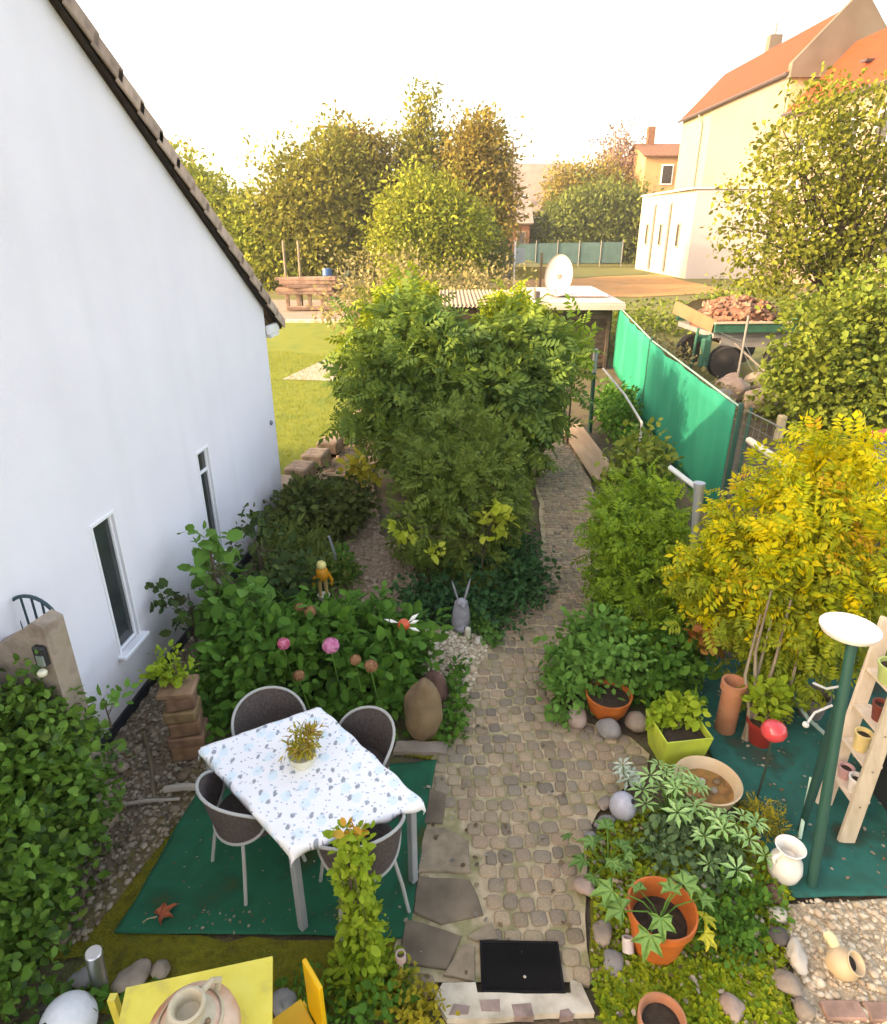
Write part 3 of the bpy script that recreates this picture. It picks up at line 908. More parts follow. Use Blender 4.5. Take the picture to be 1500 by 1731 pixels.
hall = empty('flat_roofed_hall', (24.3, 67.5, 0), 0, 'cream flat roofed hall with three narrow slits before the orange roofed house', 'building')
mb = MB(); mb.add([(-3.3, -7.5, -.5), (-3.6, 7.5, -.5), (-3.6, 7.5, 7.0), (-3.3, -7.5, 6.9)], [(0, 1, 2, 3)]); mb.add([(3.1, -7.5, -.5), (3.1, 7.5, -.5), (3.1, 7.5, 7.0), (3.1, -7.5, 6.9)], [(0, 1, 2, 3)])
mb.add([(-3.6, 7.5, -.5), (3.1, 7.5, -.5), (3.1, 7.5, 7.0), (-3.6, 7.5, 7.0)], [(0, 1, 2, 3)]); mb.build('wall', HALLW, hall)
mb = MB(); mb.add([(-3.3, -7.5, -.5), (3.1, -7.5, -.5), (3.1, -7.5, 6.9), (-3.3, -7.5, 6.9)], [(0, 1, 2, 3)]); mb.build('front_wall', HALLF, hall)
mb = MB(); mb.box((-.25, 0, 7.02), (7.0, 15.2, .14)); mb.build('roof', flat('roof_edge_white', (.7, .66, .58)), hall)
def slit(y_):
    return -3.45 + .15 * (-(y_) / 7.5)
for y_ in (4.6, .4, -4.4):
    f = MB(); f.box((slit(y_) - .0, y_, 3.4), (.16, .75, 2.0)); fo = f.build('window', flat('slit_frame', (.3, .26, .2)), hall)
    p = MB(); p.box((slit(y_) - .07, y_, 3.4), (.06, .5, 1.75)); p.build('pane', DARKG, fo)
for y_ in (2.6, -1.9):
    mb = MB(); mb.tube([(slit(y_) + .1, y_, 6.1), (slit(y_) - .13, y_, 5.95), (slit(y_) - .13, y_, .2)], .13, n=6); mb.build('downpipe', PIPE, hall)

def gabled(name, label, loc, w, d, ze, zrg, wall, roof, wins, chim=None, flat_roof=False):
    h = empty(name, loc, 0, label, 'house')
    mb = MB()
    mb.add([(-w, -d, -1), (w, -d, -1), (w, -d, ze), (-w, -d, ze)], [(0, 1, 2, 3)]); mb.add([(-w, d, -1), (w, d, -1), (w, d, ze), (-w, d, ze)], [(0, 1, 2, 3)])
    for s in (-1, 1): mb.add([(s * w, -d, -1), (s * w, d, -1), (s * w, d, ze), (s * w, 0, zrg), (s * w, -d, ze)], [(0, 1, 2, 3, 4)])
    mb.build('wall', wall, h)
    a = math.atan2(zrg - ze, d); sl = math.hypot(zrg - ze, d) + .5
    mb = MB()
    for sg in (1, -1):
        M = Matrix.Translation((0, 0, zrg + .1)) @ Matrix.Rotation(a * sg, 4, 'X')
        mb.box((0, -sg * sl / 2, 0), (2 * w + .8, sl, .16), M=M)
    rf = mb.build('roof', roof, h)
    for (x, z, ww, hh) in wins:
        f = MB(); f.box((x, -d - .03, z), (ww + .3, .12, hh + .3)); fo = f.build('window', PVC if wall is not BRICKR else BEIGE_SHADEP, h)
        p = MB(); p.box((x, -d - .08, z), (ww, .08, hh)); p.build('pane', DARKG, fo)
    if chim:
        c = MB(); c.box(chim, (.9, .9, 3)); c.build('chimney', BRICKR, rf)
    return h
GREYR = pmat('grey_roof', [(.22, .18, .15), (.28, .23, .19)], scale=1, rough=.9, bump=.3)
gabled('village_house', 'distant pale house with grey roof between the dark bush and tall trees', (13.3, 104, 0), 4.6, 4.5, 6.2, 12.2, HALLF, GREYR, [(-3.2, 3.8, 1.1, 1.6), (-.9, 3.8, 1.1, 1.6), (-2.2, 7.4, .9, 1.2)])
gabled('village_house', 'distant orange brown house with chimney left of the tall yellow house', (29.4, 98, 0), 3.9, 5, 12.3, 14.0, pmat('orange_plaster', [(.48, .27, .12), (.55, .33, .16)], scale=.5, bump=.1), BRICKR, [(-1.0, 10.2, 1.2, 2.0), (1.9, 10.2, 1.2, 2.0), (1.9, 6.4, 1.2, 2.0)], chim=(-2.2, 0, 14.6))
gabled('village_house', 'small brown brick house half hidden at the right of the tall trees', (8.6, 88, 0), 1.6, 4, 4.6, 7.2, BRICKR, GREYR, [(.6, 2.6, .8, 1.8)])
mb = MB(); mb.tube([(8.5, 91, 0), (8.5, 91, 13.5)], [.22, .14], n=8); mb.tube([(8.5, 91, 12.9), (9.4, 91, 13.1)], .07)
o = mb.build('utility_pole', GREYP); tag(o, 'tall grey utility pole beside the distant brown brick house', 'pole')

# parked car beyond the far gate
car = empty('parked_car', (5.0, 66, .9), R(8), 'small dark parked car far behind the grey gate', 'car')
mb = MB()
prof = [(-2.0, .35), (-2.0, .85), (-1.3, .98), (-.75, 1.45), (.7, 1.5), (1.35, 1.0), (2.0, .85), (2.05, .35)]
mb.add([(x, -.8, z) for x, z in prof] + [(x, .8, z) for x, z in prof], [tuple(range(8)), tuple(range(8, 16))] + [(i, (i + 1) % 8, 8 + (i + 1) % 8, 8 + i) for i in range(8)])
mb.build('body', flat('car_dark', (.05, .06, .07), rough=.25, coat=.6), car)
mb = MB(); mb.add([(-.7, -.81, 1.35), (.65, -.81, 1.4), (1.1, -.81, 1.02), (-1.1, -.81, 1.0)], [(0, 1, 2, 3)]); mb.add([(-1.29, -.7, 1.0), (-.78, -.7, 1.42), (-.78, .7, 1.42), (-1.29, .7, 1.0)], [(0, 1, 2, 3)]); mb.build('window', DARKG, car)
for x in (-1.25, 1.25):
    for y_ in (-.75, .75):
        mb = MB(); mb.lathe([(0, -.1), (.2, -.1), (.32, -.08), (.32, .08), (.2, .1), (0, .1)], n=14, M=Matrix.Translation((x, y_, .32)) @ Matrix.Rotation(R(90), 4, 'X')); mb.build('wheel', flat('tyre', (.02, .02, .02), rough=.9), car)
mb = MB(); mb.prism([(1.5, 60), (9, 60), (9, 73), (1.5, 73)], -.1, .9); o = mb.build('bank', FIELD); o['kind'] = 'structure'

# far teal windbreak fence and grey gate
TEALF = pmat('faded_teal_mesh', [(.055, .12, .115), (.085, .16, .15)], scale=1.2, rough=.9, bump=.2)
fn = empty('mesh_fence', (14, 78, 0), 0, 'faded teal mesh fence across the far field', 'fence')
for k in range(5):
    x0, x1 = -6.1 + k * 2.4, -6.1 + (k + 1) * 2.4
    mb = MB(); mb.box(((x0 + x1) / 2, 0, 1.35 + .03 * k), (2.36, .06, 2.1 + .02 * k)); mb.build('panel', TEALF, fn)
for k in range(6):
    mb = MB(); mb.tube([(-6.1 + k * 2.4, -.06, 0), (-6.1 + k * 2.4, -.06, 2.75)], .06, n=6); mb.build('post', PIPE, fn)
GREYGATE = pmat('grey_boards', [(.16, .145, .12), (.23, .205, .17)], scale=2, rough=.9, bump=.2)
gt = empty('board_gate', (3.6, 52, 0), 0, 'grey board gate in the distance behind the shed', 'gate')
for k in range(8):
    mb = MB(); mb.box((-1.15 + k * .33, 0, 1.4), (.29, .05, 2.5 - .03 * k)); mb.build('board', GREYGATE, gt)
for x in (-1.4, 1.4):
    mb = MB(); mb.box((x, .02, 1.45), (.16, .16, 2.9)); mb.build('post', flat('green_post_dark', (.06, .09, .075)), gt)
# goal like frame standing on the sand
mb = MB(); mb.tube([(6.9, 49, 0), (6.9, 49, 2.4), (6.9, 49, 2.4)], .09, n=6); o = mb.build('iron_stake', flat('rusty_iron', (.16, .10, .05))); tag(o, 'thin brown stake standing on the ochre sand bank', 'stake')
st = empty('pale_signpost', (5.0, 49, 0), 0, 'pale post with a small board behind the satellite dish', 'signpost')
mb = MB(); mb.tube([(0, 0, 0), (0, 0, 3.1)], .07, n=6); mb.build('post', PVC, st)
mb = MB(); mb.box((.35, 0, 2.2), (.7, .06, 1.0)); mb.build('board', flat('board_grey', (.3, .36, .36)), st)

# ================================================================== SHED, PRIVACY FENCE, TRAILER
DARKWOOD = object_mat('dark_shed_wood', [(.05, .036, .028), (.075, .055, .042), (.035, .027, .022)], rough=.9, scale=6)
CORR = pmat('corrugated_cream', [(.36, .26, .15), (.44, .33, .2)], scale=1.5, rough=.75, bump=.2)
SHEETW = pmat('pale_sheet_roof', [(.40, .33, .28), (.50, .42, .37)], scale=1.1, rough=.7, bump=.2)
shed = empty('garden_shed', (2.6, 20.4, 0), 0, 'low dark wooden shed with pale flat roof at the end of the garden', 'shed')
for k in range(13):                                        # front boards, horizontal
    if k % 1 == 0:
        mb = MB(); mb.box((0, 0, .08 + k * .145), (5.0, .04, .135), bev=.008); mb.build('board', DARKWOOD, shed)
mb = MB(); mb.box((0, 3.6, .9), (5.0, .06, 1.8)); mb.box((-2.48, 1.8, .9), (.05, 3.55, 1.8)); mb.box((2.48, 1.8, .9), (.05, 3.55, 1.8)); mb.build('wall', DARKWOOD, shed)
for x in (-2.4, -.1, 1.0, 2.4):
    mb = MB(); mb.box((x, -.06, .93), (.09, .08, 1.86)); mb.build('post', DARKWOOD, shed)
mb = MB()                                                   # corrugated left half of the roof
vs = []; fs = []; nx = 90
for i in range(nx + 1):
    x = -2.75 + 2.85 * i / nx
    z = .028 * math.sin(i * math.pi / 2)
    vs += [(x, -.45, 1.86 + z), (x, 3.9, 1.98 + z)]
for i in range(nx): fs.append((2 * i, 2 * i + 2, 2 * i + 3, 2 * i + 1))
mb.add(vs, fs); mb.build('corrugated_roof', CORR, shed)
mb = MB(); mb.box((1.42, 1.7, 1.97), (2.62, 4.3, .05), M=Matrix.Rotation(R(1.2), 4, 'X')); mb.build('roof_sheet', SHEETW, shed)
mb = MB(); mb.box((1.42, -.49, 1.86), (2.66, .05, .16), bev=.01); mb.build('fascia', SHEETW, shed)
mb = MB(); mb.box((1.85, 2.1, 2.06), (1.3, 2.6, .05), M=Matrix.Rotation(R(1.2), 4, 'X')); mb.build('loose_sheet', flat('white_sheet', (.62, .56, .52), rough=.6), shed)
mb = MB(); mb.box((.25, .3, 2.1), (.14, .14, .28), bev=.02); o = mb.build('vent_block', flat('vent_dark', (.06, .05, .05)), shed)

DISHM = pmat('dish_paint', [(.50, .42, .35), (.57, .49, .41)], scale=3, rough=.5, bump=.05)
dish = empty('satellite_dish', (3.55, 21.3, 2.03), R(-20), 'pale oval satellite dish standing on the shed roof', 'satellite dish')
mb = MB()
M = Matrix.Translation((0, 0, .62)) @ Matrix.Rotation(R(76), 4, 'X') @ Matrix.Diagonal((.43, .62, 1, 1))
prof = [(0, -.10)] + [(r, -.10 + .10 * r * r) for r in (.25, .5, .75, .93, 1.0)] + [(1.0, .03), (.95, -.02), (.5, -.11), (0, -.14)]
mb.lathe(prof, n=32, M=M); mb.build('reflector', DISHM, dish, smooth=True)
mb = MB(); mb.tube([(0, -.02, .05), (.0, -.42, .22)], .016, n=6); mb.build('feed_arm', PIPE, dish)
mb = MB(); mb.lathe([(0, -.06), (.035, -.06), (.045, .05), (0, .06)], n=12, M=Matrix.Translation((0, -.44, .25)) @ Matrix.Rotation(R(70), 4, 'X')); mb.build('feed_horn', flat('horn_grey', (.25, .25, .24)), dish, smooth=True)
mb = MB(); mb.tube([(0, .16, 0), (0, .16, .62)], .03, n=8); mb.box((0, .1, .6), (.1, .12, .12)); mb.box((0, .16, .012), (.4, .3, .024)); mb.build('mount', PIPE, dish)

TEAL = pmat('teal_screen', [(.003, .165, .10), (.005, .21, .13), (.015, .25, .155)], scale=1.4, rough=.8, bump=.5, bscale=7, bdist=.03, stretch=(1, 1, .35), spec=.1)
DGREEN = flat('dark_green_post', (.012, .07, .05), rough=.5)
pf = empty('privacy_fence', (4.5, 14.5, 0), 0, 'bright teal privacy screen fence running down the right of the garden', 'fence')
FA = [(3.93, 8.5), (4.42, 14.2), (5.28, 20.4)]
def lerp2(a, b, t): return (a[0] + (b[0] - a[0]) * t, a[1] + (b[1] - a[1]) * t)
def screen_panel(a, b, seed, z0=.06, z1=1.8):
    L = math.dist(a, b); nu = int(L / .12); nv = 8
    dx, dy = (b[0] - a[0]) / L, (b[1] - a[1]) / L
    vs = []; fs = []
    for i in range(nu + 1):
        for j in range(nv + 1):
            t = i / nu; u = j / nv
            off = (.08 * noise.noise(Vector((t * L * .9, u * .8, seed))) + .02 * noise.noise(Vector((t * L * 4, u * 1.5, seed))) + .018 * math.sin(t * L * 5.0 + seed)) * math.sin(math.pi * min(1, max(0, t)))
            zz = z0 + (z1 - z0) * u - .035 * math.sin(math.pi * t) * u
            vs.append((a[0] + (b[0] - a[0]) * t - dy * off - pf.location.x, a[1] + (b[1] - a[1]) * t + dx * off - pf.location.y, zz))
    for i in range(nu):
        for j in range(nv):
            k = i * (nv + 1) + j
            fs.append((k, k + nv + 1, k + nv + 2, k + 1))
    mb = MB(); mb.add(vs, fs)
    o = mb.build('screen_panel', TEAL, pf, smooth=True, angle=180)
    so = o.modifiers.new('thickness', 'SOLIDIFY'); so.thickness = .012
screen_panel((3.95, 8.62), (4.40, 14.1), 1)
screen_panel((4.44, 14.3), (5.26, 20.3), 5)
for (x, y_) in FA:
    mb = MB(); mb.tube([(x + .03 - pf.location.x, y_ - pf.location.y, 0), (x + .03 - pf.location.x, y_ - pf.location.y, 1.86)], .035, n=8); mb.build('post', DGREEN, pf)
mb = MB(); mb.tube([(FA[0][0] + .04 - 4.5, FA[0][1] - 14.5, 1.80), (FA[1][0] + .04 - 4.5, FA[1][1] - 14.5, 1.79), (FA[2][0] + .04 - 4.5, FA[2][1] - 14.5, 1.80)], .016, n=6); mb.build('top_rail', flat('rail_greengrey', (.2, .32, .26)), pf)

WIRE = flat('fence_wire', (.10, .12, .10), rough=.6, metal=.0)
wf = empty('wire_fence', (4.2, 8.2, 0), 0, 'grey wire mesh fence continuing from the teal screen', 'fence')
mb = MB()
A0, B0 = (3.98, 8.4), (4.35, 4.4)
for z in [.1 + .17 * i for i in range(11)]:
    mb.tube([(A0[0] - 4.2, A0[1] - 8.2, z), (B0[0] - 4.2, B0[1] - 8.2, z)], .003 if z < 1.7 else .010, n=4)
for i in range(30):
    x, y_ = lerp2(A0, B0, i / 29)
    mb.tube([(x - 4.2, y_ - 8.2, .05), (x - 4.2, y_ - 8.2, 1.8)], .003, n=4)
mb.build('wire_mesh', WIRE, wf)
for t in (.02, .5, 1):
    x, y_ = lerp2(A0, B0, t); mb = MB(); mb.tube([(x + .03 - 4.2, y_ - 8.2, 0), (x + .03 - 4.2, y_ - 8.2, 1.85)], .026, n=8); mb.build('post', DGREEN, wf)
# back fence behind the screen (tensioned wires up the slope of the neighbour's plot)
mb = MB()
mb.tube([(3.97, 8.12, 1.47), (3.99, 6.75, 1.47)], .045, n=12)
o = mb.build('white_pipe', flat('white_pipe_mat', (.52, .48, .38), rough=.5), smooth=True); tag(o, 'white plastic pipe laid along the wire fence above the yellow shrub', 'pipe')

nf = empty('neighbour_fence', (6.6, 12.6, 0), 0, 'thin wire fence with a stubby pale wooden post on the neighbouring plot', 'fence')
mb = MB(); mb.box((.3, .3, .2), (.15, .15, .62), bev=.02); mb.build('post', pmat('pale_post', [(.45, .38, .24), (.55, .48, .32)], scale=6), nf)
mb = MB(); mb.tube([(1.0, 4.2, 0), (1.0, 4.2, 2.0)], .03, n=6); mb.build('post', PIPE, nf)
mb = MB()
for z in (.25, .45): mb.tube([(.3, .3, z), (1.0, 4.2, z + .9), (1.35, 8, z + .8)], .006, n=4)
mb.build('wire', WIRE, nf)

# green dump trailer loaded with broken bricks
TGREEN = pmat('trailer_green', [(.018, .09, .06), (.035, .15, .10)], scale=4, rough=.55, bump=.2)
TGREY = pmat('trailer_grey', [(.24, .22, .21), (.30, .28, .26)], scale=3, rough=.6, bump=.2)
TAN = pmat('tan_tailboard', [(.17, .105, .05), (.22, .14, .07)], scale=2, rough=.8, bump=.3)
tr = empty('dump_trailer', (8.6, 19.6, 0), R(4), 'green dump trailer heaped with broken bricks behind the teal fence', 'trailer')
mb = MB(); mb.box((.2, -.72, 1.42), (2.5, .07, .22), bev=.01); mb.box((.2, -.78, 1.33), (2.5, .06, .06)); mb.box((.2, 1.9, 1.55), (2.5, .06, .5)); mb.box((1.43, .6, 1.5), (.06, 2.5, .45))
mb.build('side_board', TGREEN, tr)
mb = MB(); mb.box((.2, -.74, 1.56), (2.55, .09, .05)); mb.build('top_rail', flat('pale_rail', (.55, .47, .36)), tr)
mb = MB(); mb.box((.35, -.60, 1.08), (2.2, .10, .42)); mb.build('side_skirt', TGREY, tr)
mb = MB(); mb.box((.2, .6, 1.2), (2.4, 2.5, .14)); mb.build('bed', TGREY, tr)
mb = MB(); mb.add([(-1.05, -.72, 1.3), (-1.0, -.72, 1.62), (-1.35, 1.3, 1.95), (-1.4, 1.3, 1.6)], [(0, 1, 2, 3)]); mb.add([(-1.12, -.72, 1.3), (-1.07, -.72, 1.62), (-1.42, 1.3, 1.95), (-1.47, 1.3, 1.6)], [(3, 2, 1, 0)]); mb.build('tailboard', TAN, tr)
for x, y_ in ((-.62, -.72), (-.62, 1.5), (1.0, 1.5), (1.15, -.5)):
    mb = MB(); mb.lathe([(0, -.14), (.2, -.14), (.24, -.12), (.42, -.13), (.46, -.08), (.46, .08), (.42, .13), (.24, .12), (.2, .14), (0, .14)], n=22, M=Matrix.Translation((x, y_, .47)) @ Matrix.Rotation(R(90), 4, 'X'))
    w = mb.build('wheel', flat('trailer_tyre', (.035, .032, .03), rough=.85), tr, smooth=True)
    m2 = MB(); m2.lathe([(0, -.16), (.16, -.155), (.2, -.14), (0, -.135)], n=16, M=Matrix.Translation((x, y_, .47)) @ Matrix.Rotation(R(90), 4, 'X')); m2.build('hub', TGREY, w)
mb = MB(); mb.tube([(-1.0, -.5, 1.2), (-1.3, -.8, .9), (-1.25, -.9, .35)], .05, n=6); mb.box((-1.25, -.8, .75), (.25, .2, .8), bev=.04); mb.tube([(-1.5, -.6, .2), (-1.45, -.6, 1.4)], .04); mb.box((-1.2, -.5, 1.1), (.5, .15, .2), bev=.04); mb.build('drawbar', TGREEN, tr)
RUB = object_mat('brick_rubble', [(.22, .10, .06), (.28, .14, .09), (.15, .07, .05), (.34, .22, .15), (.10, .06, .045)], rough=.9, scale=4)
heap = empty('brick_heap', (8.75, 20.1, 1.3), 0, 'heap of broken red bricks loaded on the green trailer', 'bricks')
mb = MB(); mb.rock((0, .1, .1), (1.15, 1.2, .62), seed=3, sub=3, rough=.25); mb.build('rubble_core', RUB, heap)
bk = MB(); bk.box((0, 0, 0), (.24, .115, .075), bev=.008); bkm = bk.mesh('brick', RUB)
for i in range(230):
    a = rnd.uniform(0, 6.28); r_ = math.sqrt(rnd.random())
    x, y_ = r_ * math.cos(a) * 1.15, r_ * math.sin(a) * 1.2
    z = .1 + .66 * math.sqrt(max(0, 1 - r_ * r_)) + rnd.uniform(-.05, .06)
    link('brick', bkm, heap, (x, y_ + .1, z), (rnd.uniform(-.6, .6), rnd.uniform(-.6, .6), rnd.uniform(0, 6.28)), [rnd.uniform(.8, 1.3)] * 3)
mb = MB()                                                   # tarpaulin thrown over the far edge
vs = []; fs = []
for i in range(25):
    for j in range(5):
        u, v = i / 24, j / 4
        vs.append((-1.35 + 2.9 * u, .95 + .3 * v, .42 + .26 * math.sin(u * 9) * (1 - .4 * v) * .5 + .22 * math.sin(u * math.pi) - .3 * v * v))
for i in range(24):
    for j in range(4):
        k = i * 5 + j; fs.append((k, k + 5, k + 6, k + 1))
mb.add(vs, fs); o = mb.build('tarpaulin', pmat('pale_green_tarp', [(.25, .30, .18), (.42, .45, .28)], scale=2, rough=.6), None, smooth=True, loc=(8.75, 20.1, 1.32)); tag(o, 'pale green tarpaulin lying along the far edge of the brick load', 'tarpaulin')

ROCKM = [pmat('rock_tan', [(.20, .155, .11), (.34, .27, .2)], scale=5, rough=.9, bump=.6, bscale=25), pmat('rock_grey', [(.17, .16, .14), (.30, .28, .25)], scale=5, rough=.9, bump=.6, bscale=25),
         pmat('rock_pink', [(.27, .19, .14), (.40, .30, .23)], scale=5, rough=.9, bump=.6, bscale=25), pmat('rock_dark', [(.07, .06, .05), (.14, .12, .10)], scale=6, rough=.9, bump=.6, bscale=25),
         pmat('rock_cream', [(.42, .37, .28), (.58, .52, .42)], scale=6, rough=.9, bump=.5, bscale=30), pmat('rock_brown', [(.15, .095, .045), (.27, .18, .095)], scale=5, rough=.9, bump=.6, bscale=30), pmat('rock_rust', [(.10, .05, .035), (.19, .095, .07)], scale=5, rough=.9, bump=.6, bscale=30)]
def rock(x, y_, s, m, seed, label, z=None, sub=3, rough=.42, rz=None, group=None, name='rock'):
    mb = MB(); mb.rock((0, 0, 0), s, seed=seed, sub=sub, rough=rough, rz=rnd.uniform(0, 3) if rz is None else rz)
    o = mb.build(name, ROCKM[m], None, smooth=True, loc=(x, y_, s[2] * .75 if z is None else z), angle=60)
    return tag(o, label, 'rock', group)
rock(7.45, 16.7, (.55, .4, .32), 2, 1, 'pale flat topped boulder in front of the green trailer', sub=3)
rock(7.5, 14.9, (.5, .45, .34), 0, 2, 'tan boulder behind the teal fence left of the dense bush', sub=3)
rock(6.9, 15.9, (.28, .25, .2), 1, 3, 'small grey boulder between the two larger ones behind the teal fence')
rock(8.1, 13.7, (.42, .3, .25), 2, 4, 'low pinkish boulder nearest the stubby wooden post')
rock(8.3, 17.3, (.3, .3, .28), 0, 5, 'brown boulder beside the trailer wheel')
mb = MB(); mb.box((0, 0, 0), (1.9, .09, .05), bev=.01); o = mb.build('plank', pmat('weathered_plank', [(.20, .17, .14), (.30, .26, .21)], scale=4, stretch=(.3, 3, 3)), None, loc=(8.55, 17.6, .55), rot=(0, R(38), R(-25))); tag(o, 'grey plank leaning across the side of the green trailer', 'plank')

# timber pile and blue barrel far left
TIMB = object_mat('old_timber', [(.24, .14, .10), (.32, .20, .14), (.20, .13, .09), (.38, .27, .18)], rough=.9, scale=4)
tp = empty('timber_pile', (-7.3, 35.8, 0), R(6), 'pile of reddish brown timber beyond the lawn', 'timber pile')
beam = MB(); beam.box((0, 0, 0), (2.9, .2, .16), bev=.015); bmm = beam.mesh('beam', TIMB)
for k in range(5):
    for j in range(4): link('beam', bmm, tp, (.3 + rnd.uniform(-.35, .35), j * .26, .88 + k * .17), (0, rnd.uniform(-.03, .03), rnd.uniform(-.08, .08)))
for x in (-.9, -.35, .25, .9, 1.35):
    mb = MB(); mb.box((x, .2, .42), (.2, .2, .84), bev=.02); mb.build('support', TIMB, tp)
for k in range(2): link('beam', bmm, tp, (.55, -.25 + .2 * k, .12 + .02 * k), (0, 0, rnd.uniform(-.1, .1)))
for x in (-.95, -.2):
    mb = MB(); mb.tube([(x, .5, 0), (x + .05, .5, 3.4)], .07, n=6); mb.build('upright', BARK_PALE, tp)
mb = MB(); mb.lathe([(0, 0), (.29, 0), (.31, .1), (.33, .32), (.31, .36), (.33, .4), (.33, .62), (.31, .66), (.31, .88), (.29, .92), (0, .92)], n=20)
o = mb.build('blue_barrel', flat('blue_plastic', (.02, .09, .22), rough=.4), None, smooth=True, loc=(-7.3, 43.5, .75)); tag(o, 'blue barrel standing behind the timber pile', 'barrel')
mb = MB(); mb.box((-7.3, 43.6, .36), (1.4, 1.0, .74), bev=.03); o = mb.build('wooden_platform', TIMB); tag(o, 'low wooden platform carrying the blue barrel', 'platform')

# stepped stone edging between lawn and gravel path
EDG = object_mat('edging_block', [(.25, .18, .125), (.32, .24, .17), (.22, .155, .11)], rough=.9, scale=8)
ed = empty('garden_edging', (-2.25, 11.6, 0), 0, 'row of buff edging blocks along the lawn beside the white house', 'edging')
for k in range(7):
    t = k / 6
    x, y_ = -2.62 + .85 * t, 9.9 + 4.3 * t
    mb = MB(); mb.box((0, 0, 0), (.42, .47, .24), bev=.03)
    link('edging_block', mb.mesh('edging_block', EDG), ed, (x + 2.25, y_ - 11.6, .14 + rnd.uniform(-.015, .02)), (rnd.uniform(-.04, .04), rnd.uniform(-.03, .03), R(-10) + rnd.uniform(-.06, .06)))
# sloping boards beside the upper path
WOODP = pmat('raw_plank', [(.40, .27, .16), (.52, .37, .23)], scale=3, stretch=(4, .4, 4), rough=.85, bump=.4)
mb = MB(); mb.box((0, 0, 0), (.06, 2.9, .40), bev=.012)
o = mb.build('edging_board', WOODP, None, loc=(2.7, 11.75, .17), rot=(0, R(52), R(1))); tag(o, 'long raw timber board edging the upper end of the cobbled path', 'board')
mb = MB(); mb.tube([(3.12, 13.4, 0), (3.09, 13.4, 1.28)], .045, n=10); mb2 = MB(); mb2.tube([(3.09, 13.4, 1.28), (3.085, 13.4, 1.75)], .048, n=10)
gp = empty('washing_line_post', (0, 0, 0), 0, 'dark green washing line post with a grey upper end before the shed', 'post')
mb.build('post', DGREEN, gp, smooth=True); mb2.build('sleeve', flat('grey_steel', (.32, .33, .35), rough=.4, metal=.4), gp, smooth=True)
mb = MB(); mb.tube([(3.3, 13.5, 1.33), (3.36, 11.9, 1.16), (3.3, 10.5, 1.03), (3.28, 10.4, .0)], .022, n=6)
o = mb.build('handrail', flat('rail_grey', (.45, .45, .40), rough=.5)); tag(o, 'thin pale handrail sloping down in front of the teal fence', 'handrail')
STEEL = flat('galvanised_steel', (.34, .37, .39), rough=.38, metal=.5)
tpo = empty('clothes_post', (2.61, 5.79, 0), 0, 'grey steel clothes post with an angled arm left of the yellow shrub', 'post')
mb = MB(); mb.tube([(0, 0, 0), (-.17, .0, 1.74)], .048, n=12); mb.build('pole', STEEL, tpo, smooth=True)
mb = MB(); mb.lathe([(0, 0), (.055, 0), (.055, .035), (0, .035)], n=14, M=Matrix.Translation((-.17, 0, 1.74))); mb.build('cap', STEEL, tpo)
mb = MB(); mb.tube([(-.13, .0, 1.68), (-.32, .42, 1.78)], .026, n=8); mb.build('arm', flat('arm_pale', (.42, .46, .44), rough=.4), tpo, smooth=True)

# ================================================================== TREES AND SHRUBS
LF = {}
def leafm(name, cols, trans=.3, rough=.65, mixnoise=None, spec=.15, mixw=.55):
    LF[name] = island_mat('leaf_' + name, cols, rough=rough, trans=trans, spec=spec, mixnoise=mixnoise, mixw=mixw)
leafm('olive', [(.15, .165, .03), (.23, .235, .036), (.28, .26, .04), (.17, .20, .034), (.30, .23, .045)], mixnoise=.25)
leafm('lime', [(.17, .24, .028), (.25, .31, .032), (.29, .30, .036), (.16, .23, .028)], mixnoise=.35)
leafm('russet', [(.20, .18, .036), (.29, .21, .045), (.24, .22, .04), (.33, .23, .05), (.18, .19, .035)], mixnoise=.3)
leafm('dark', [(.09, .13, .03), (.14, .185, .038), (.17, .21, .042), (.11, .15, .036)], mixnoise=.4)
leafm('gold', [(0.252, 0.224, 0.021), (0.392, 0.322, 0.028), (0.196, 0.196, 0.021)], mixnoise=.4)
leafm('twig_pink', [(0.240, 0.150, 0.100), (0.320, 0.220, 0.150), (0.190, 0.120, 0.080)])
leafm('apple', [(.10, .13, .022), (.16, .19, .026), (.22, .23, .03), (.13, .16, .026), (.075, .10, .02)], mixnoise=1.2)
leafm('lilac', [(.08, .13, .022), (.13, .19, .028), (.19, .23, .03), (.06, .095, .02)], mixnoise=1.5)
leafm('sumac', [(0.054, 0.115, 0.030), (0.081, 0.155, 0.034), (0.121, 0.203, 0.038), (0.176, 0.257, 0.034), (0.068, 0.121, 0.041)], mixnoise=1.0)
leafm('sunny', [(0.195, 0.260, 0.016), (0.260, 0.325, 0.021), (0.130, 0.208, 0.019)])  # lime leaves, colour brightened to carry the sun on the shrub tops
leafm('conifer', [(.06, .105, .018), (.10, .155, .025), (.15, .20, .032), (.075, .125, .022)], trans=.15, rough=.8, mixnoise=2.5)
leafm('yew', [(.04, .06, .018), (.07, .095, .022), (.11, .13, .028), (.05, .07, .02)], trans=.1, rough=.8, mixnoise=2)
leafm('lemon', [(0.350, 0.420, 0.030), (0.450, 0.480, 0.060), (0.260, 0.340, 0.030)])
leafm('ivy', [(0.021, 0.068, 0.024), (0.036, 0.112, 0.033), (0.060, 0.150, 0.038)], mixnoise=2)
leafm('hydrangea', [(0.037, 0.119, 0.015), (0.062, 0.175, 0.022), (0.100, 0.237, 0.027), (0.031, 0.094, 0.018)], mixnoise=3)
leafm('fig', [(0.062, 0.163, 0.025), (0.100, 0.237, 0.037), (0.150, 0.325, 0.062), (0.044, 0.106, 0.025)], mixnoise=2)
leafm('rosy', [(0.030, 0.070, 0.020), (0.050, 0.090, 0.025), (0.085, 0.130, 0.030), (0.020, 0.045, 0.016)])
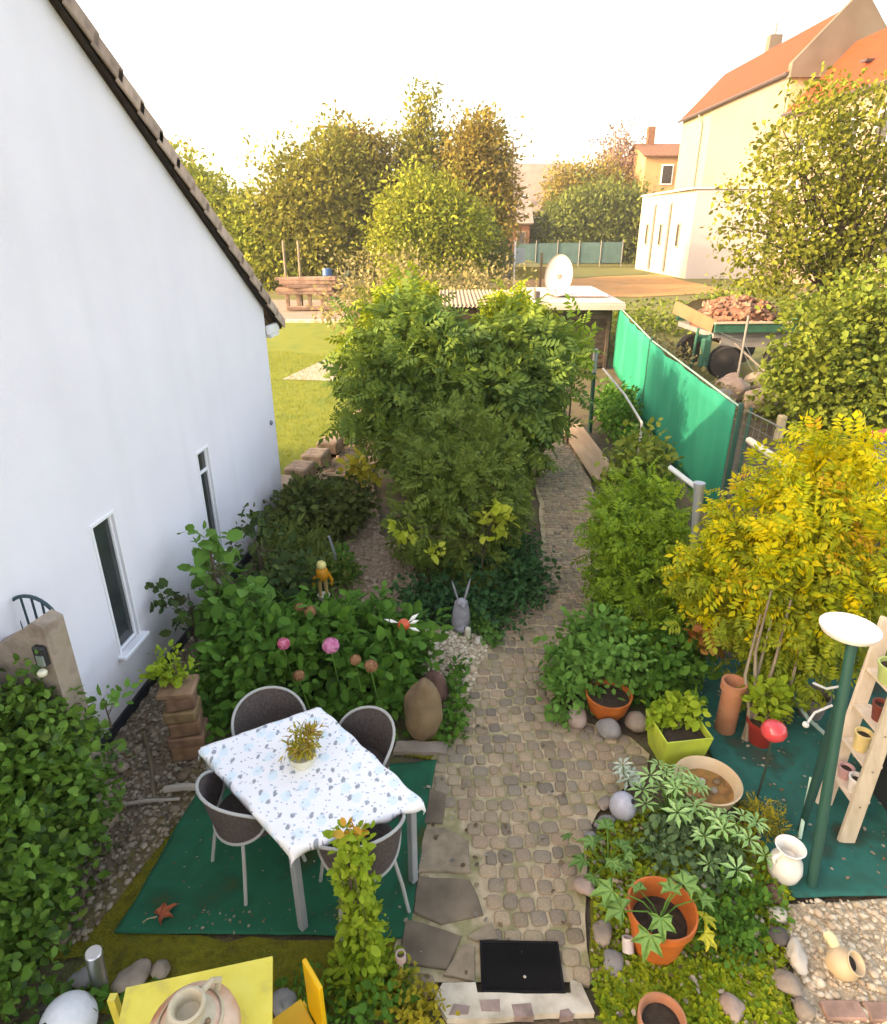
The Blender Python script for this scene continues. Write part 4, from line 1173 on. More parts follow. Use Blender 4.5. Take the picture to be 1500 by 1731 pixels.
leafm('hedge', [(0.041, 0.115, 0.016), (0.081, 0.189, 0.024), (0.149, 0.284, 0.038), (0.034, 0.088, 0.022), (0.216, 0.297, 0.041)], mixnoise=4, rough=.4)
leafm('bedtop', [(0.072, 0.156, 0.016), (0.130, 0.247, 0.021), (0.221, 0.338, 0.023), (0.052, 0.117, 0.018)], mixnoise=2.2)
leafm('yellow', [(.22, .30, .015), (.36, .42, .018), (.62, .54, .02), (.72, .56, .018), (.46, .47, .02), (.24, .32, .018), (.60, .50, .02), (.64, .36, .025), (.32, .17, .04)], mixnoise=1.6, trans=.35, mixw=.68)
leafm('climber', [(0.149, 0.253, 0.017), (0.230, 0.345, 0.023), (0.322, 0.414, 0.034), (0.115, 0.196, 0.017)], mixnoise=4)
leafm('grey_green', [(0.090, 0.170, 0.060), (0.140, 0.230, 0.085), (0.180, 0.290, 0.120), (0.070, 0.130, 0.050)])
leafm('ground_mix', [(.10, .19, .015), (.20, .31, .018), (.38, .42, .022), (.13, .24, .02), (.48, .42, .03)], mixnoise=3)
leafm('straw', [(0.300, 0.240, 0.090), (0.220, 0.200, 0.070), (0.400, 0.330, 0.150), (0.160, 0.160, 0.050)])

# --- far trees, each with its own crown
def far_tree(name, label, base, ells, n, size, mat, trunk, group='trees beyond the gardens', tmpl=OVAL, clump=16, spread=.5, sparse=None, **kw):
    return plant(name, label, 'tree', base, ells, int(n * 3.2), size * .8, KITE, LF[mat], trunk=trunk, group=group, clump=clump, spread=spread, shell=.42, up=.5, nlimbs=22, **kw)
far_tree('broad_tree', 'golden green tree rising just behind the verge of the white house', (-17.5, 52, 0), [(-17.5, 52, 4.6, 3.0, 3, 3.3), (-15.6, 51, 3.4, 2.4, 2.5, 2.8), (-19.8, 53, 6.0, 3.0, 3, 3.3)], 5200, .36, 'lime', (.3, 6))
far_tree('broad_tree', 'pale golden tree farthest left against the white sky', (-23.5, 62, 0), [(-23.5, 62, 6.0, 3.6, 3, 4.0), (-21.3, 61, 5.0, 2.6, 3, 3.2)], 4200, .4, 'gold', (.3, 8))
far_tree('broad_tree', 'olive tree with reddish top left in the tall tree group', (-9.3, 50, 0), [(-9.8, 50, 4.8, 3.4, 3, 4.1), (-7.6, 50, 7.0, 2.6, 2.4, 3.1), (-11.4, 50, 3.6, 2.0, 2.4, 3.0), (-8.6, 49, 3.0, 3.2, 2, 2.8)], 9000, .34, 'olive', (.35, 8))
far_tree('broad_tree', 'yellow green tree closing the gap at the left of the olive tree', (-13.0, 50, 0), [(-13.0, 50, 3.2, 2.2, 2.2, 3.0), (-12.0, 49, 2.2, 2.2, 2, 2.2), (-14.4, 50, 2.6, 1.8, 2, 2.6)], 5200, .34, 'lime', (.25, 5))
far_tree('broad_tree', 'russet fringed tree between the olive tree and the tall spire', (-5.4, 53, 0), [(-5.8, 53, 7.8, 2.4, 2.5, 3.0), (-5.0, 53, 4.0, 2.6, 2.5, 4.0), (-7.0, 53, 9.2, 1.4, 1.4, 1.6)], 6500, .34, 'russet', (.35, 9))
far_tree('slender_tree', 'tall airy tree whose thin top stands highest of the far group', (-1.6, 53, 0), [(-1.45, 53, 11.4, 1.05, 1, 1.7), (-1.8, 53, 8.6, 1.9, 1.6, 2.2), (-1.5, 53, 5, 2.3, 2.2, 3.4)], 4200, .32, 'olive', (.25, 12))
far_tree('broad_tree', 'brownish orange tree at the right end of the tall tree group', (2.6, 52, 0), [(2.3, 52, 7.8, 2.2, 2.2, 3.4), (3.2, 52, 5.4, 1.9, 2.2, 4.0), (1.4, 52, 5.5, 2.2, 2, 4), (2.8, 51, 9.6, 1.0, 1, 1.5)], 9000, .33, 'russet', (.35, 9))
far_tree('broad_tree', 'fresh green tree in front of the tall tree group', (-1.2, 44, 0), [(-1.4, 44, 4.6, 2.5, 2.3, 2.6), (.7, 44, 3.6, 1.9, 2, 2.2), (-2.6, 43.6, 3.2, 1.6, 1.8, 2.2), (-1.0, 43.5, 1.8, 2.4, 1.5, 1.6)], 9500, .27, 'lime', (.28, 6))
far_tree('dense_tree', 'dark green lower tree right of the fresh green one', (1.6, 47, 0), [(1.5, 47, 3.2, 1.9, 1.8, 2.0), (2.6, 47.5, 2.2, 1.2, 1.5, 1.6)], 3800, .28, 'dark', (.22, 4))
far_tree('dense_bush', 'wide dark green bush in the field left of the cream hall', (18.6, 88, 0), [(15.5, 88, 3.6, 4.0, 3, 3.8), (19.3, 88, 4.6, 4.6, 3, 4.6), (23.0, 88, 4.0, 3.6, 3, 4.0), (12.4, 88, 2.6, 2.2, 2.2, 2.6)], 13000, .5, 'dark', (.4, 6), spread=.7)
far_tree('broad_tree', 'brown autumn tree behind the wide dark bush', (18, 96, 0), [(16.6, 96, 8.6, 3.2, 3, 3.0), (20.5, 96, 8.6, 3.6, 3, 3.4), (18, 96, 6, 4, 3, 4)], 6000, .45, 'russet', (.4, 9), spread=.7)
# nearly bare pinkish tree
bt = plant('bare_tree', 'thin nearly bare pinkish tree crown above the dark bush', 'tree', (23.4, 99, 0), [(23.4, 99, 13.0, 3.6, 3, 3.6)], 1500, .3, OVAL, LF['twig_pink'], trunk=(.35, 13), group='trees beyond the gardens', clump=6, spread=.6, shell=.4, stem_mat=pmat('pink_bark', [(.28, .17, .12), (.36, .24, .17)], scale=5), nlimbs=90)

# sprawling scrub between lawn end and shed
plant('scrub', 'loose straw green scrub behind the big shrub by the shed', 'shrub', (-2.0, 24, 0), [(-3.2, 26, 1.2, 1.6, 1.5, 1.2), (-1.2, 25, 1.1, 1.5, 1.5, 1.1), (.6, 27, 1.2, 1.8, 1.5, 1.2), (-2.3, 29, 1.6, 2.4, 2, 1.6), (1.5, 31, 1.4, 2.2, 2, 1.4)], 9000, .13, OVAL, LF['straw'], trunk=(.05, 1.2), clump=9, spread=.25)
plant('scrub', 'green and yellow weeds along the far side of the brick trailer', 'shrub', (9.5, 27, 0), [(7.2, 28, .5, 2.0, 2, .7), (10.5, 28, .6, 2.4, 2, .8), (13.5, 29, .8, 2.4, 2, 1.1), (5.7, 25, .4, .9, 1.6, .6)], 5200, .14, OVAL, LF['lilac'], clump=9, spread=.25, floor=0)
plant('scrub', 'low weeds between the teal screen and the trailer drawbar', 'shrub', (6.6, 19, 0), [(6.5, 20, .3, .9, 2.6, .55), (6.2, 23.5, .3, .9, 1.8, .6), (6.6, 16, .1, .6, 2.0, .3), (8.8, 15.8, .1, 1.0, 1.8, .35)], 4200, .10, OVAL, LF['straw'], clump=9, spread=.16, floor=0)

# right hand trees
plant('apple_tree', 'tall loose leaved green tree at the right before the far houses', 'tree', (9.9, 17.3, 0),
      [(8.6, 17.2, 5.4, 1.35, 1.3, 1.25), (9.9, 17.2, 5.9, 1.5, 1.4, 1.2), (7.5, 17.0, 4.6, .9, 1.0, .75), (8.1, 17, 3.7, 1.4, 1.2, .6), (10.4, 17.2, 4.6, 1.4, 1.3, 1.2), (9.2, 17, 3.9, 1.3, 1.2, .9), (10.7, 17.3, 3.0, 1.2, 1.2, .9), (7.7, 17, 2.9, .8, .8, .4), (8.5, 17.2, 6.6, .7, .7, .45), (9.3, 17, 2.8, 1.2, 1.1, .8)],
      17000, .095, OVAL, LF['apple'], trunk=(.15, 5.2, 9.6, 17.2), clump=18, spread=.17, shell=.3, nlimbs=60, stem_mat=pmat('apple_bark', [(.05, .04, .025), (.10, .08, .05)], scale=9, rough=.9, bump=.5))
plant('lilac_bush', 'dense rounded green bush under the loose leaved tree at right', 'shrub', (8.4, 13.4, 0),
      [(8.0, 13.4, 1.3, 1.25, 1.2, 1.35), (9.2, 13.6, 1.8, 1.5, 1.3, 1.5), (7.4, 13.2, 2.0, .7, .8, .75), (8.9, 13.2, .8, 1.6, 1.1, .9), (7.6, 13.4, .8, .9, .9, .9), (8.4, 13.6, 2.75, .8, .8, .6), (7.1, 13.3, 1.3, .45, .6, .5), (9.6, 13.6, 3.0, .6, .7, .5)],
      19000, .10, OVAL, LF['lilac'], trunk=(.08, 1.8), clump=10, spread=.12, floor=.02, nlimbs=14)

# the large central shrub (pinnate, sunlit at the upper left)
plant('stag_shrub', 'large leafy green shrub filling the middle of the garden', 'shrub', (.3, 11.2, 0),
      [(-.55, 11.1, 1.75, 1.1, 1.0, 1.05), (1.2, 11.1, 1.55, .95, .9, .95), (-1.1, 10.9, 1.4, .65, .8, .7), (.3, 10.5, 1.15, 1.3, .8, .9), (1.25, 10.6, 1.05, .6, .55, .65), (-.3, 10.3, .8, .9, .6, .7), (-.45, 11.2, 2.5, .55, .5, .4), (1.0, 11.2, 2.35, .5, .5, .38), (1.85, 11.8, 1.9, .35, .45, .45)],
      9500, .25, PINNATE, LF['sumac'], trunk=(.07, 1.8), clump=9, spread=.13, droop=.25, nlimbs=30)
plant('lime_sunlit_tops', 'bright lime green tops of the big shrub, sunlight put into the leaf colour', 'shrub', (-.6, 12.4, 0), [(-.75, 12.3, 2.55, .62, .5, .5), (1.25, 12.4, 2.45, .5, .45, .45), (-1.35, 12.2, 2.0, .35, .4, .4)], 1500, .24, PINNATE, LF['sunny'], trunk=(.05, 2.2), clump=7, spread=.13)  # lime tops of the big shrub, their sunlight partly painted into the leaves
plant('wispy_sapling', 'thin wispy sapling with a few pale leaves in front of the shed', 'sapling', (2.5, 12.6, 0), [(2.5, 12.6, 2.15, .3, .3, .45), (2.3, 12.5, 1.7, .45, .4, .4)], 130, .3, PINNATE, LF['bedtop'], trunk=(.018, 2.4), clump=3, spread=.12)

# conifer mound in front
plant('evergreen_shrub', 'rounded olive green evergreen shrub beside the cobbled path', 'shrub', (.3, 7.5, 0),
      [(.25, 7.5, .8, .66, .66, .75), (.55, 7.9, 1.4, .36, .4, .34), (-.12, 7.7, 1.2, .36, .4, .32), (.72, 7.5, .75, .26, .36, .36), (-.3, 7.3, .6, .32, .42, .42), (.78, 8.3, 1.05, .28, .45, .32), (.15, 8.5, 1.6, .42, .5, .28), (-.3, 8.5, 1.2, .36, .5, .35), (.35, 7.0, .42, .5, .42, .38), (.2, 7.2, 1.25, .3, .3, .25)],
      5200, .125, PINNATE, LF['conifer'], trunk=(.06, 1.4), clump=8, spread=.075, shell=.3, out=.9, up=.5, jit=.6, droop=.1, floor=.03)
plant('variegated_shrub', 'few lemon yellow leaf clusters poking out of the dark evergreen', 'shrub', (.45, 6.75, 0), [(.62, 6.72, 1.0, .17, .14, .13), (.45, 6.65, .82, .07, .06, .06), (-.42, 6.75, .8, .12, .1, .11), (-.13, 6.55, .62, .1, .1, .09)], 150, .10, OVAL, LF['lemon'], trunk=(.012, .9), clump=6, spread=.05, nlimbs=20)
plant('yew_bush', 'low blackish green yew bush against the corner of the white house', 'shrub', (-1.75, 8.5, 0),
      [(-2.0, 8.4, .32, .42, .5, .36), (-1.5, 8.4, .34, .33, .45, .36), (-1.8, 8.7, .34, .45, .4, .34), (-1.35, 8.9, .35, .25, .35, .32)], 5200, .075, OVAL, LF['yew'], trunk=(.04, .6), clump=10, spread=.06, shell=.3, out=.9, up=.5, jit=.5, floor=.02)
plant('golden_sprig', 'yellowish sprig of leaves on top of the yew bush', 'shrub', (-1.2, 9.0, 0), [(-1.2, 9.0, .75, .22, .22, .14)], 130, .09, OVAL, LF['gold'], trunk=(.012, .9), clump=6, spread=.06)
plant('ivy', 'dark ivy carpet around the foot of the evergreen shrub', 'ground cover', (.6, 6.5, 0), [(.75, 6.9, .18, .55, .7, .3), (.95, 7.3, .2, .25, .7, .3), (.2, 6.35, .1, .55, .4, .2), (-.2, 6.4, .12, .45, .35, .22), (.55, 6.1, .08, .4, .35, .16), (.95, 6.6, .12, .15, .35, .25)], 6500, .055, OVAL, LF['ivy'], clump=9, spread=.06, floor=.01)
plant('lavender_clump', 'greyish green feathery clump left of the gravel path', 'shrub', (-1.75, 7.1, 0), [(-1.9, 7.2, .2, .45, .5, .3), (-1.45, 6.9, .18, .4, .4, .28), (-2.15, 7.8, .2, .3, .5, .25), (-1.6, 7.5, .2, .2, .4, .3)], 3600, .10, NARROW, LF['dark'], clump=9, spread=.07, floor=.01, droop=-.5)
plant('box_bush', 'small dark green bush behind the yellow figurine', 'shrub', (-1.0, 6.95, 0), [(-1.3, 7.05, .18, .24, .24, .22)], 1200, .05, OVAL, LF['hydrangea'], clump=8, spread=.04, floor=.01)

# left bed: hydrangea, leafy climber, rose
hyd = plant('hydrangea', 'broad green hydrangea with two pink and several faded brown flower heads', 'shrub', (-1.1, 5.1, 0),
      [(-1.7, 5.0, .38, .5, .45, .35), (-1.05, 5.15, .42, .6, .5, .38), (-.5, 5.2, .38, .4, .5, .33), (-1.2, 4.75, .32, .7, .35, .33), (-.55, 4.8, .28, .35, .35, .3), (-1.1, 5.6, .2, .6, .35, .22), (-.4, 5.35, .15, .2, .25, .18)],
      5600, .092, OVAL, LF['hydrangea'], trunk=(.03, .4), clump=8, spread=.06, shell=.3, up=.9, floor=.02)
def flower_head(parent, p, r, mat, n=60, name='flower_head', label=None):
    n = 150
    P = unit(rng.normal(size=(n, 3)))
    P[:, 2] = P[:, 2] * .85
    tan = np.cross(P, rng.normal(size=(n, 3)))
    o = link(name, leaf_mesh(name, mat, P * r * .85 - unit(tan) * r * .2, tan, P + .15 * rng.normal(size=(n, 3)), r * .5 * np.ones(n), OVAL), parent, p)
    c = MB(); c.rock((0, 0, 0), (r * .8, r * .8, r * .7), seed=3, sub=2, rough=.1)
    c.build('floret_core', mat, o, smooth=True)
    if label: o['label'] = label
    return o
PINK = island_mat('pink_petal', [(.62, .14, .28), (.74, .24, .40), (.82, .40, .55)], rough=.6, trans=.2)
ROSE = island_mat('rose_petal', [(.58, .08, .15), (.70, .16, .25), (.76, .30, .40)], rough=.6, trans=.2)
BROWNF = island_mat('faded_petal', [(.30, .12, .05), (.38, .19, .09), (.26, .13, .06)], rough=.8, trans=.1)
hb = Vector((-1.1, 5.1, 0))
for (p, r, m, lb) in (((-1.36, 4.62, .76), .062, ROSE, 'rose pink flower head'), ((-.95, 4.58, .77), .082, PINK, 'large pale pink flower head'), ((-1.2, 4.4, .6), .055, BROWNF, 'faded flower head'),
                  ((-.73, 4.45, .72), .055, BROWNF, 'faded flower head'), ((-.6, 4.42, .68), .065, BROWNF, 'faded flower head'), ((-1.22, 5.1, .78), .065, BROWNF, 'faded flower head'), ((-1.34, 5.2, .76), .05, BROWNF, 'faded flower head')):
    flower_head(hyd, Vector(p) - hb, r, m, label=lb)
    mb = MB(); mb.tube([Vector(p) - hb - Vector((0, 0, r)), (p[0] + 1.1 + .05, p[1] - 5.1 + .05, .2)], .006, n=5); mb.build('flower_stem', LF['fig'], hyd)
plant('leafy_climber', 'tall plant with light green broad leaves against the white wall', 'shrub', (-2.2, 5.5, 0),
      [(-2.3, 5.6, .95, .2, .2, .22), (-2.36, 5.65, 1.22, .12, .12, .12), (-2.15, 5.5, .65, .28, .28, .28), (-1.95, 5.4, .5, .35, .35, .3)], 560, .125, OVAL, LF['fig'], trunk=(.02, 1.2), clump=5, spread=.06, up=.9, nlimbs=30, floor=.05)
plant('rose_bush', 'sparse dark leaved rose stems reaching across the white wall', 'shrub', (-2.4, 5.3, 0), [(-2.55, 5.25, .8, .1, .1, .12), (-2.62, 5.2, .88, .07, .08, .05), (-2.42, 5.2, .6, .12, .12, .1)], 70, .075, OVAL, LF['rosy'], trunk=(.012, .85), clump=4, spread=.05, nlimbs=20)
plant('rose_bush', 'dark leaved arching rose right of the tall leafy plant', 'shrub', (-1.95, 6.1, 0), [(-2.05, 6.4, 1.0, .22, .2, .17), (-1.9, 6.2, .7, .3, .3, .3), (-1.65, 6.2, .5, .35, .35, .35)], 520, .085, OVAL, LF['rosy'], trunk=(.015, 1.0), clump=4, spread=.08, nlimbs=25)
plant('bed_undergrowth', 'low dark undergrowth filling the bed behind the dining chairs', 'ground cover', (-1.6, 5.0, 0), [(-1.75, 4.55, .15, .35, .35, .25), (-2.0, 4.9, .15, .3, .4, .25), (-1.75, 6.2, .15, .4, .45, .25), (-1.0, 6.1, .08, .4, .2, .15), (-.75, 4.5, .12, .5, .25, .2)], 3200, .065, OVAL, LF['hydrangea'], clump=8, spread=.06, floor=.01)
plant('weed_tuft', 'green tuft of weeds right of the big brown boulder', 'weeds', (.06, 4.5, 0), [(.06, 4.42, .05, .1, .2, .12), (.1, 4.75, .05, .07, .25, .1), (.16, 5.1, .04, .06, .2, .07)], 700, .05, OVAL, LF['hydrangea'], clump=6, spread=.04, floor=.005)
plant('weed_tuft', 'small green cushion at the corner of the white gravel patch', 'weeds', (.42, 5.9, 0), [(.4, 6.0, .05, .22, .18, .1), (.5, 5.75, .04, .1, .14, .08)], 700, .045, OVAL, LF['fig'], clump=6, spread=.04, floor=.005)

# hedge in the left foreground
plant('ivy_hedge', 'dense glossy green hedge bush in the left foreground', 'hedge', (-2.6, 2.8, 0),
      [(-2.72, 3.2, .9, .34, .33, .55), (-2.52, 3.22, 1.12, .24, .22, .28), (-2.8, 3.1, 1.15, .25, .25, .28), (-2.55, 2.95, .6, .30, .42, .62), (-2.72, 2.6, .6, .38, .5, .5), (-2.5, 2.55, .32, .26, .36, .4), (-2.65, 2.2, .35, .36, .4, .35), (-2.5, 3.3, .5, .2, .3, .5)],
      14500, .054, OVAL, LF['hedge'], trunk=(.04, .8), clump=9, spread=.045, shell=.25, up=.6, floor=.02)
plant('ivy_sprig', 'single leafy sprig sticking out of the hedge towards the wall', 'sprig', (-2.25, 3.45, .9), [(-2.2, 3.5, 1.12, .08, .06, .06)], 22, .07, OVAL, LF['fig'], trunk=(.006, 1.15), clump=3, spread=.04)
plant('foreground_weeds', 'leafy weeds along the bottom edge between hedge and yellow table', 'weeds', (-1.6, 2.2, 0), [(-2.1, 2.15, .06, .3, .12, .1), (-1.3, 2.3, .02, .5, .05, .05), (-.7, 2.1, .06, .2, .2, .12), (-.36, 2.2, .08, .17, .14, .14)], 1300, .042, OVAL, LF['hydrangea'], clump=7, spread=.045, floor=.005)
# climber column beside the table
plant('climber_column', 'upright yellow green climbing plant beside the dining table leg', 'climbing plant', (-.5, 2.4, 0),
      [(-.47, 2.42, 1.02, .075, .07, .14), (-.47, 2.42, .78, .085, .08, .16), (-.46, 2.4, .52, .10, .09, .18), (-.45, 2.38, .26, .13, .11, .2), (-.44, 2.36, .08, .2, .16, .12)], 2300, .042, OVAL, LF['climber'], trunk=(.012, 1.1), clump=6, spread=.028, up=.5)
plant('orange_flower_sprig', 'small orange tinged blossom at the tip of the climbing plant', 'flower', (-.52, 2.42, .9), [(-.49, 2.42, 1.14, .05, .04, .03)], 18, .045, OVAL, island_mat('orange_petal', [(.55, .25, .02), (.6, .35, .05)], trans=.2), trunk=(.005, 1.12), clump=3, spread=.02)
plant('ochre_weeds', 'yellowish brown weeds left of the concrete doorstep', 'weeds', (-.15, 2.2, 0), [(-.17, 2.2, .06, .13, .12, .1), (-.1, 2.13, .04, .12, .08, .08), (-.22, 2.32, .1, .05, .06, .1)], 700, .035, OVAL, LF['gold'], clump=6, spread=.03, floor=.005)

# bed to the right of the path
plant('bed_shrub', 'leafy green shrub with sunny top along the right of the path', 'shrub', (1.95, 6.2, 0),
      [(2.02, 6.4, .8, .46, .5, .5), (2.25, 6.1, .6, .42, .45, .55), (1.9, 6.0, .5, .25, .4, .4), (2.25, 6.9, .95, .42, .5, .4), (2.0, 5.6, .35, .34, .4, .36), (2.2, 5.5, .3, .35, .35, .35)], 4600, .13, PINNATE, LF['bedtop'], trunk=(.035, .8), clump=7, spread=.08, droop=.15, floor=.03)
plant('bed_shrub', 'dark rounded shrub in front of the teal screen', 'shrub', (2.75, 8.6, 0), [(2.75, 8.6, .85, .42, .4, .6), (2.6, 8.5, .5, .4, .4, .5)], 3000, .075, OVAL, LF['lilac'], trunk=(.03, 1.0), clump=8, spread=.07, floor=.02)
plant('bed_shrub', 'green low growth behind the raw timber board', 'shrub', (3.4, 12.2, 0), [(3.6, 13.2, .35, .4, .7, .4), (3.6, 11.5, .2, .35, .8, .3), (3.5, 10.2, .15, .35, .7, .25), (3.9, 14.4, .4, .4, 1.0, .45)], 4200, .08, OVAL, LF['hydrangea'], clump=8, spread=.08, floor=.02)
plant('potato_plant', 'mound of green leaves spilling around the orange bowl planter', 'plant', (1.35, 4.75, 0),
      [(1.3, 4.85, .3, .32, .25, .3), (1.55, 4.8, .45, .3, .22, .22), (1.15, 5.0, .25, .22, .3, .25), (1.05, 4.65, .15, .14, .22, .2), (1.45, 5.2, .45, .35, .25, .25)], 2300, .062, OVAL, LF['fig'], trunk=(.02, .3), clump=7, spread=.05, floor=.02)
plant('bed_shrub', 'dark green growth between the orange bowl planter and the clothes post', 'shrub', (2.1, 5.1, 0), [(2.1, 5.1, .25, .35, .35, .3), (2.35, 5.35, .3, .25, .3, .35), (1.9, 4.9, .2, .25, .2, .25)], 1900, .07, OVAL, LF['hydrangea'], clump=8, spread=.05, floor=.02)
mb = MB(); mb.tube([(2.12, 5.08, .05), (2.16, 5.15, .3), (2.2, 5.12, .55)], [.02, .016, .012], n=7); o = mb.build('dry_branch', pmat('dry_wood', [(.42, .28, .15), (.55, .40, .25)], scale=6), smooth=True); tag(o, 'short bare tan branch standing in the right bed', 'branch')

# yellow shrub at the right
wis = plant('wisteria', 'big bright yellow and green autumn shrub at the right', 'shrub', (2.85, 4.75, 0),
      [(3.5, 5.5, 1.75, .6, .5, .4), (3.05, 5.3, 1.45, .6, .5, .5), (2.75, 5.1, 1.15, .5, .45, .4), (3.6, 5.1, 1.3, .55, .45, .45), (3.75, 5.8, 2.0, .45, .4, .25), (2.5, 5.3, 1.05, .22, .25, .25), (3.0, 4.85, 1.05, .4, .35, .3)],
      3700, .15, PINNATE, LF['yellow'], trunk=(.028, 1.2, 3.1, 5.0), clump=9, spread=.085, droop=.3, nlimbs=70, stem_mat=BARK_PALE)
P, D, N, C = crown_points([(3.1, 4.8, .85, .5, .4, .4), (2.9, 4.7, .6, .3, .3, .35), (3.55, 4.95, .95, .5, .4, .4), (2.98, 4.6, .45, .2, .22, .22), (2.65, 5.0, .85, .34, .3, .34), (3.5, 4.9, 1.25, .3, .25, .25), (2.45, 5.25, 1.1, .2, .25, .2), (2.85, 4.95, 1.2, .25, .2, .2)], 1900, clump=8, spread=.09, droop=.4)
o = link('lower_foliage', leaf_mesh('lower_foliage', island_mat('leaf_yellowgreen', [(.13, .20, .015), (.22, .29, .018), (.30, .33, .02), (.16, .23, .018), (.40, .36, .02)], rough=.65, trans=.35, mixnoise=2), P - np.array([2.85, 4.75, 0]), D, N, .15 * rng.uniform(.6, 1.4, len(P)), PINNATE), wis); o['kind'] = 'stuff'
mb = MB()
for (a, b) in (((-.3, -.45, 0), (-.22, -.3, .55)), ((-.3, -.45, 0), (-.1, -.3, .7)), ((-.28, -.47, 0), (-.35, -.35, .6)), ((-.28, -.45, .02), (.05, -.35, .5)), ((-.26, -.44, 0), (-.28, -.3, .8))):
    a, b = Vector(a), Vector(b); mb.tube([a, a.lerp(b, .5) + Vector((.03, 0, 0)), b, b + Vector((.1, .15, .5))], [.02, .016, .013, .008], n=6)
mb.build('stem', BARK_PALE, bpy.data.objects['wisteria'], smooth=True)
plant('cascading_plant', 'yellow green leaves hanging below the yellow shrub over the red pot', 'plant', (2.8, 4.35, 0), [(2.72, 4.35, .38, .15, .12, .13), (2.62, 4.3, .48, .12, .1, .12)], 300, .07, OVAL, LF['climber'], trunk=(.012, .4), clump=6, spread=.05)
plant('red_leaf_plant', 'little plant with rusty and yellow leaves below the clothes post', 'plant', (2.45, 5.1, 0), [(2.42, 5.05, .62, .14, .12, .16)], 110, .09, OVAL, island_mat('leaf_rust', [(.22, .03, .02), (.4, .25, .03), (.32, .12, .03)], trans=.25), trunk=(.012, .7), clump=4, spread=.05)

# ground cover, right foreground
GC = [(.9, 2.05), (1.9, 2.05), (2.0, 2.4), (2.25, 2.85), (2.25, 3.4), (1.75, 3.6), (1.2, 3.5), (1.0, 3.2), (.95, 2.7), (.86, 2.4)]
sheet('bed_moss', wobble(GC, .03, .15, 9), -.008, MOSSM)
GC2 = [(.88, 2.03), (1.85, 2.03), (1.95, 2.4), (1.0, 2.5), (.88, 2.35)]
n = 9000; P = scatter(GC2, n)
hgt = np.array([.02 + .05 * max(0, noise.noise(Vector((p[0] * 5, p[1] * 5, 0))) + .3) for p in P])
o = link('ground_cover', leaf_mesh('ground_cover', LF['ground_mix'], np.c_[P, hgt * rng.uniform(0, 1, n)], np.c_[rng.normal(size=(n, 2)), rng.uniform(0, .8, n)], np.c_[rng.normal(size=(n, 2)) * .5, np.ones(n)], .034 * rng.uniform(.5, 1.5, n), OVAL)); o['kind'] = 'stuff'
n = 7000; P = scatter(GC, n)
hgt = np.array([.015 + .07 * max(0, noise.noise(Vector((p[0] * 4, p[1] * 4, 2))) + .2) for p in P])
o = link('ground_cover', leaf_mesh('ground_cover', LF['ground_mix'], np.c_[P, hgt * rng.uniform(0, 1, n)], np.c_[rng.normal(size=(n, 2)), rng.uniform(0, .8, n)], np.c_[rng.normal(size=(n, 2)) * .5, np.ones(n)], .03 * rng.uniform(.4, 1.6, n), OVAL)); o['kind'] = 'stuff'
pebbles('loose_pebbles', GC, 260, .014, PEB[2], None, .01)
P = scatter(GC, 420)
o = link('leaf_litter', leaf_mesh('leaf_litter', litter, np.c_[P, rng.uniform(.02, .07, len(P))], np.c_[rng.normal(size=(len(P), 2)), np.zeros(len(P))], np.c_[rng.normal(size=(len(P), 2)) * .4, np.ones(len(P))], rng.uniform(.012, .04, len(P)), OVAL)); o['kind'] = 'stuff'
plant('herb_clump', 'dense clump of small dark leaves right of the big orange pot', 'plant', (1.75, 2.6, 0), [(1.72, 2.65, .06, .22, .2, .11), (1.95, 2.8, .06, .18, .22, .10)], 1300, .036, OVAL, LF['hydrangea'], clump=8, spread=.04, floor=.005)
plant('herb_clump', 'bushy green herb under the palm shaped leaves', 'plant', (1.55, 3.15, 0), [(1.55, 3.2, .06, .18, .2, .1), (1.85, 3.1, .07, .2, .2, .1), (1.7, 3.42, .08, .18, .12, .1)], 1100, .045, OVAL, LF['grey_green'], clump=7, spread=.05, floor=.005)
plant('moss_pot_plant', 'low mossy yellow green tuft at the edge of the teal carpet', 'plant', (2.3, 3.4, 0), [(2.3, 3.42, .08, .16, .16, .12)], 900, .04, NARROW, LF['gold'], clump=8, spread=.03, floor=.005)

def leaf_plant(name, label, cat, base, leaves, mat, tmpl, stem_r=.006, thick=0):
    """plant whose big leaves are separate parts: leaves = (dx, dy, z, heading, size, pitch)"""
    root = empty(name, base, 0, label, cat)
    t, f = tmpl
    mb = MB(); mb.add([tuple(v) for v in t], [tuple(int(i) for i in q) for q in f]); me = mb.mesh('leaf', mat)
    st = MB()
    for dx, dy, z, hd, s, pt in leaves:
        o = link('leaf', me, root, (dx, dy, z), (R(pt), R(rnd.uniform(-12, 12)), R(hd)), (s, s, s))
        st.tube([(0, 0, 0), (dx * .4, dy * .4, z * .7), (dx, dy, z)], [stem_r, stem_r * .8, stem_r * .6], n=5)
    st.build('stem', LF['fig'], root)
    return root
def ros(n, r, z0, z1, s0, s1, seed, pt=-12):
    r_ = random.Random(seed); out = []
    for i in range(n):
        a = 360 * i / n + r_.uniform(-20, 20); rr = r * r_.uniform(.5, 1.1)
        out.append((math.sin(R(a)) * rr, math.cos(R(a)) * rr, r_.uniform(z0, z1), -a, r_.uniform(s0, s1), pt + r_.uniform(-15, 10)))
    return out
def big_leaf(name, cols):
    return object_mat(name, cols, rough=.5, scale=12, bump=.2, fine=.2)
GG = big_leaf('big_leaf_greygreen', [(.18, .34, .10), (.25, .43, .14), (.32, .50, .19)])
FG = big_leaf('big_leaf_fig', [(.07, .16, .03), (.11, .22, .045), (.15, .27, .06)])
YG = big_leaf('big_leaf_yellow', [(.32, .33, .02), (.42, .38, .03)])
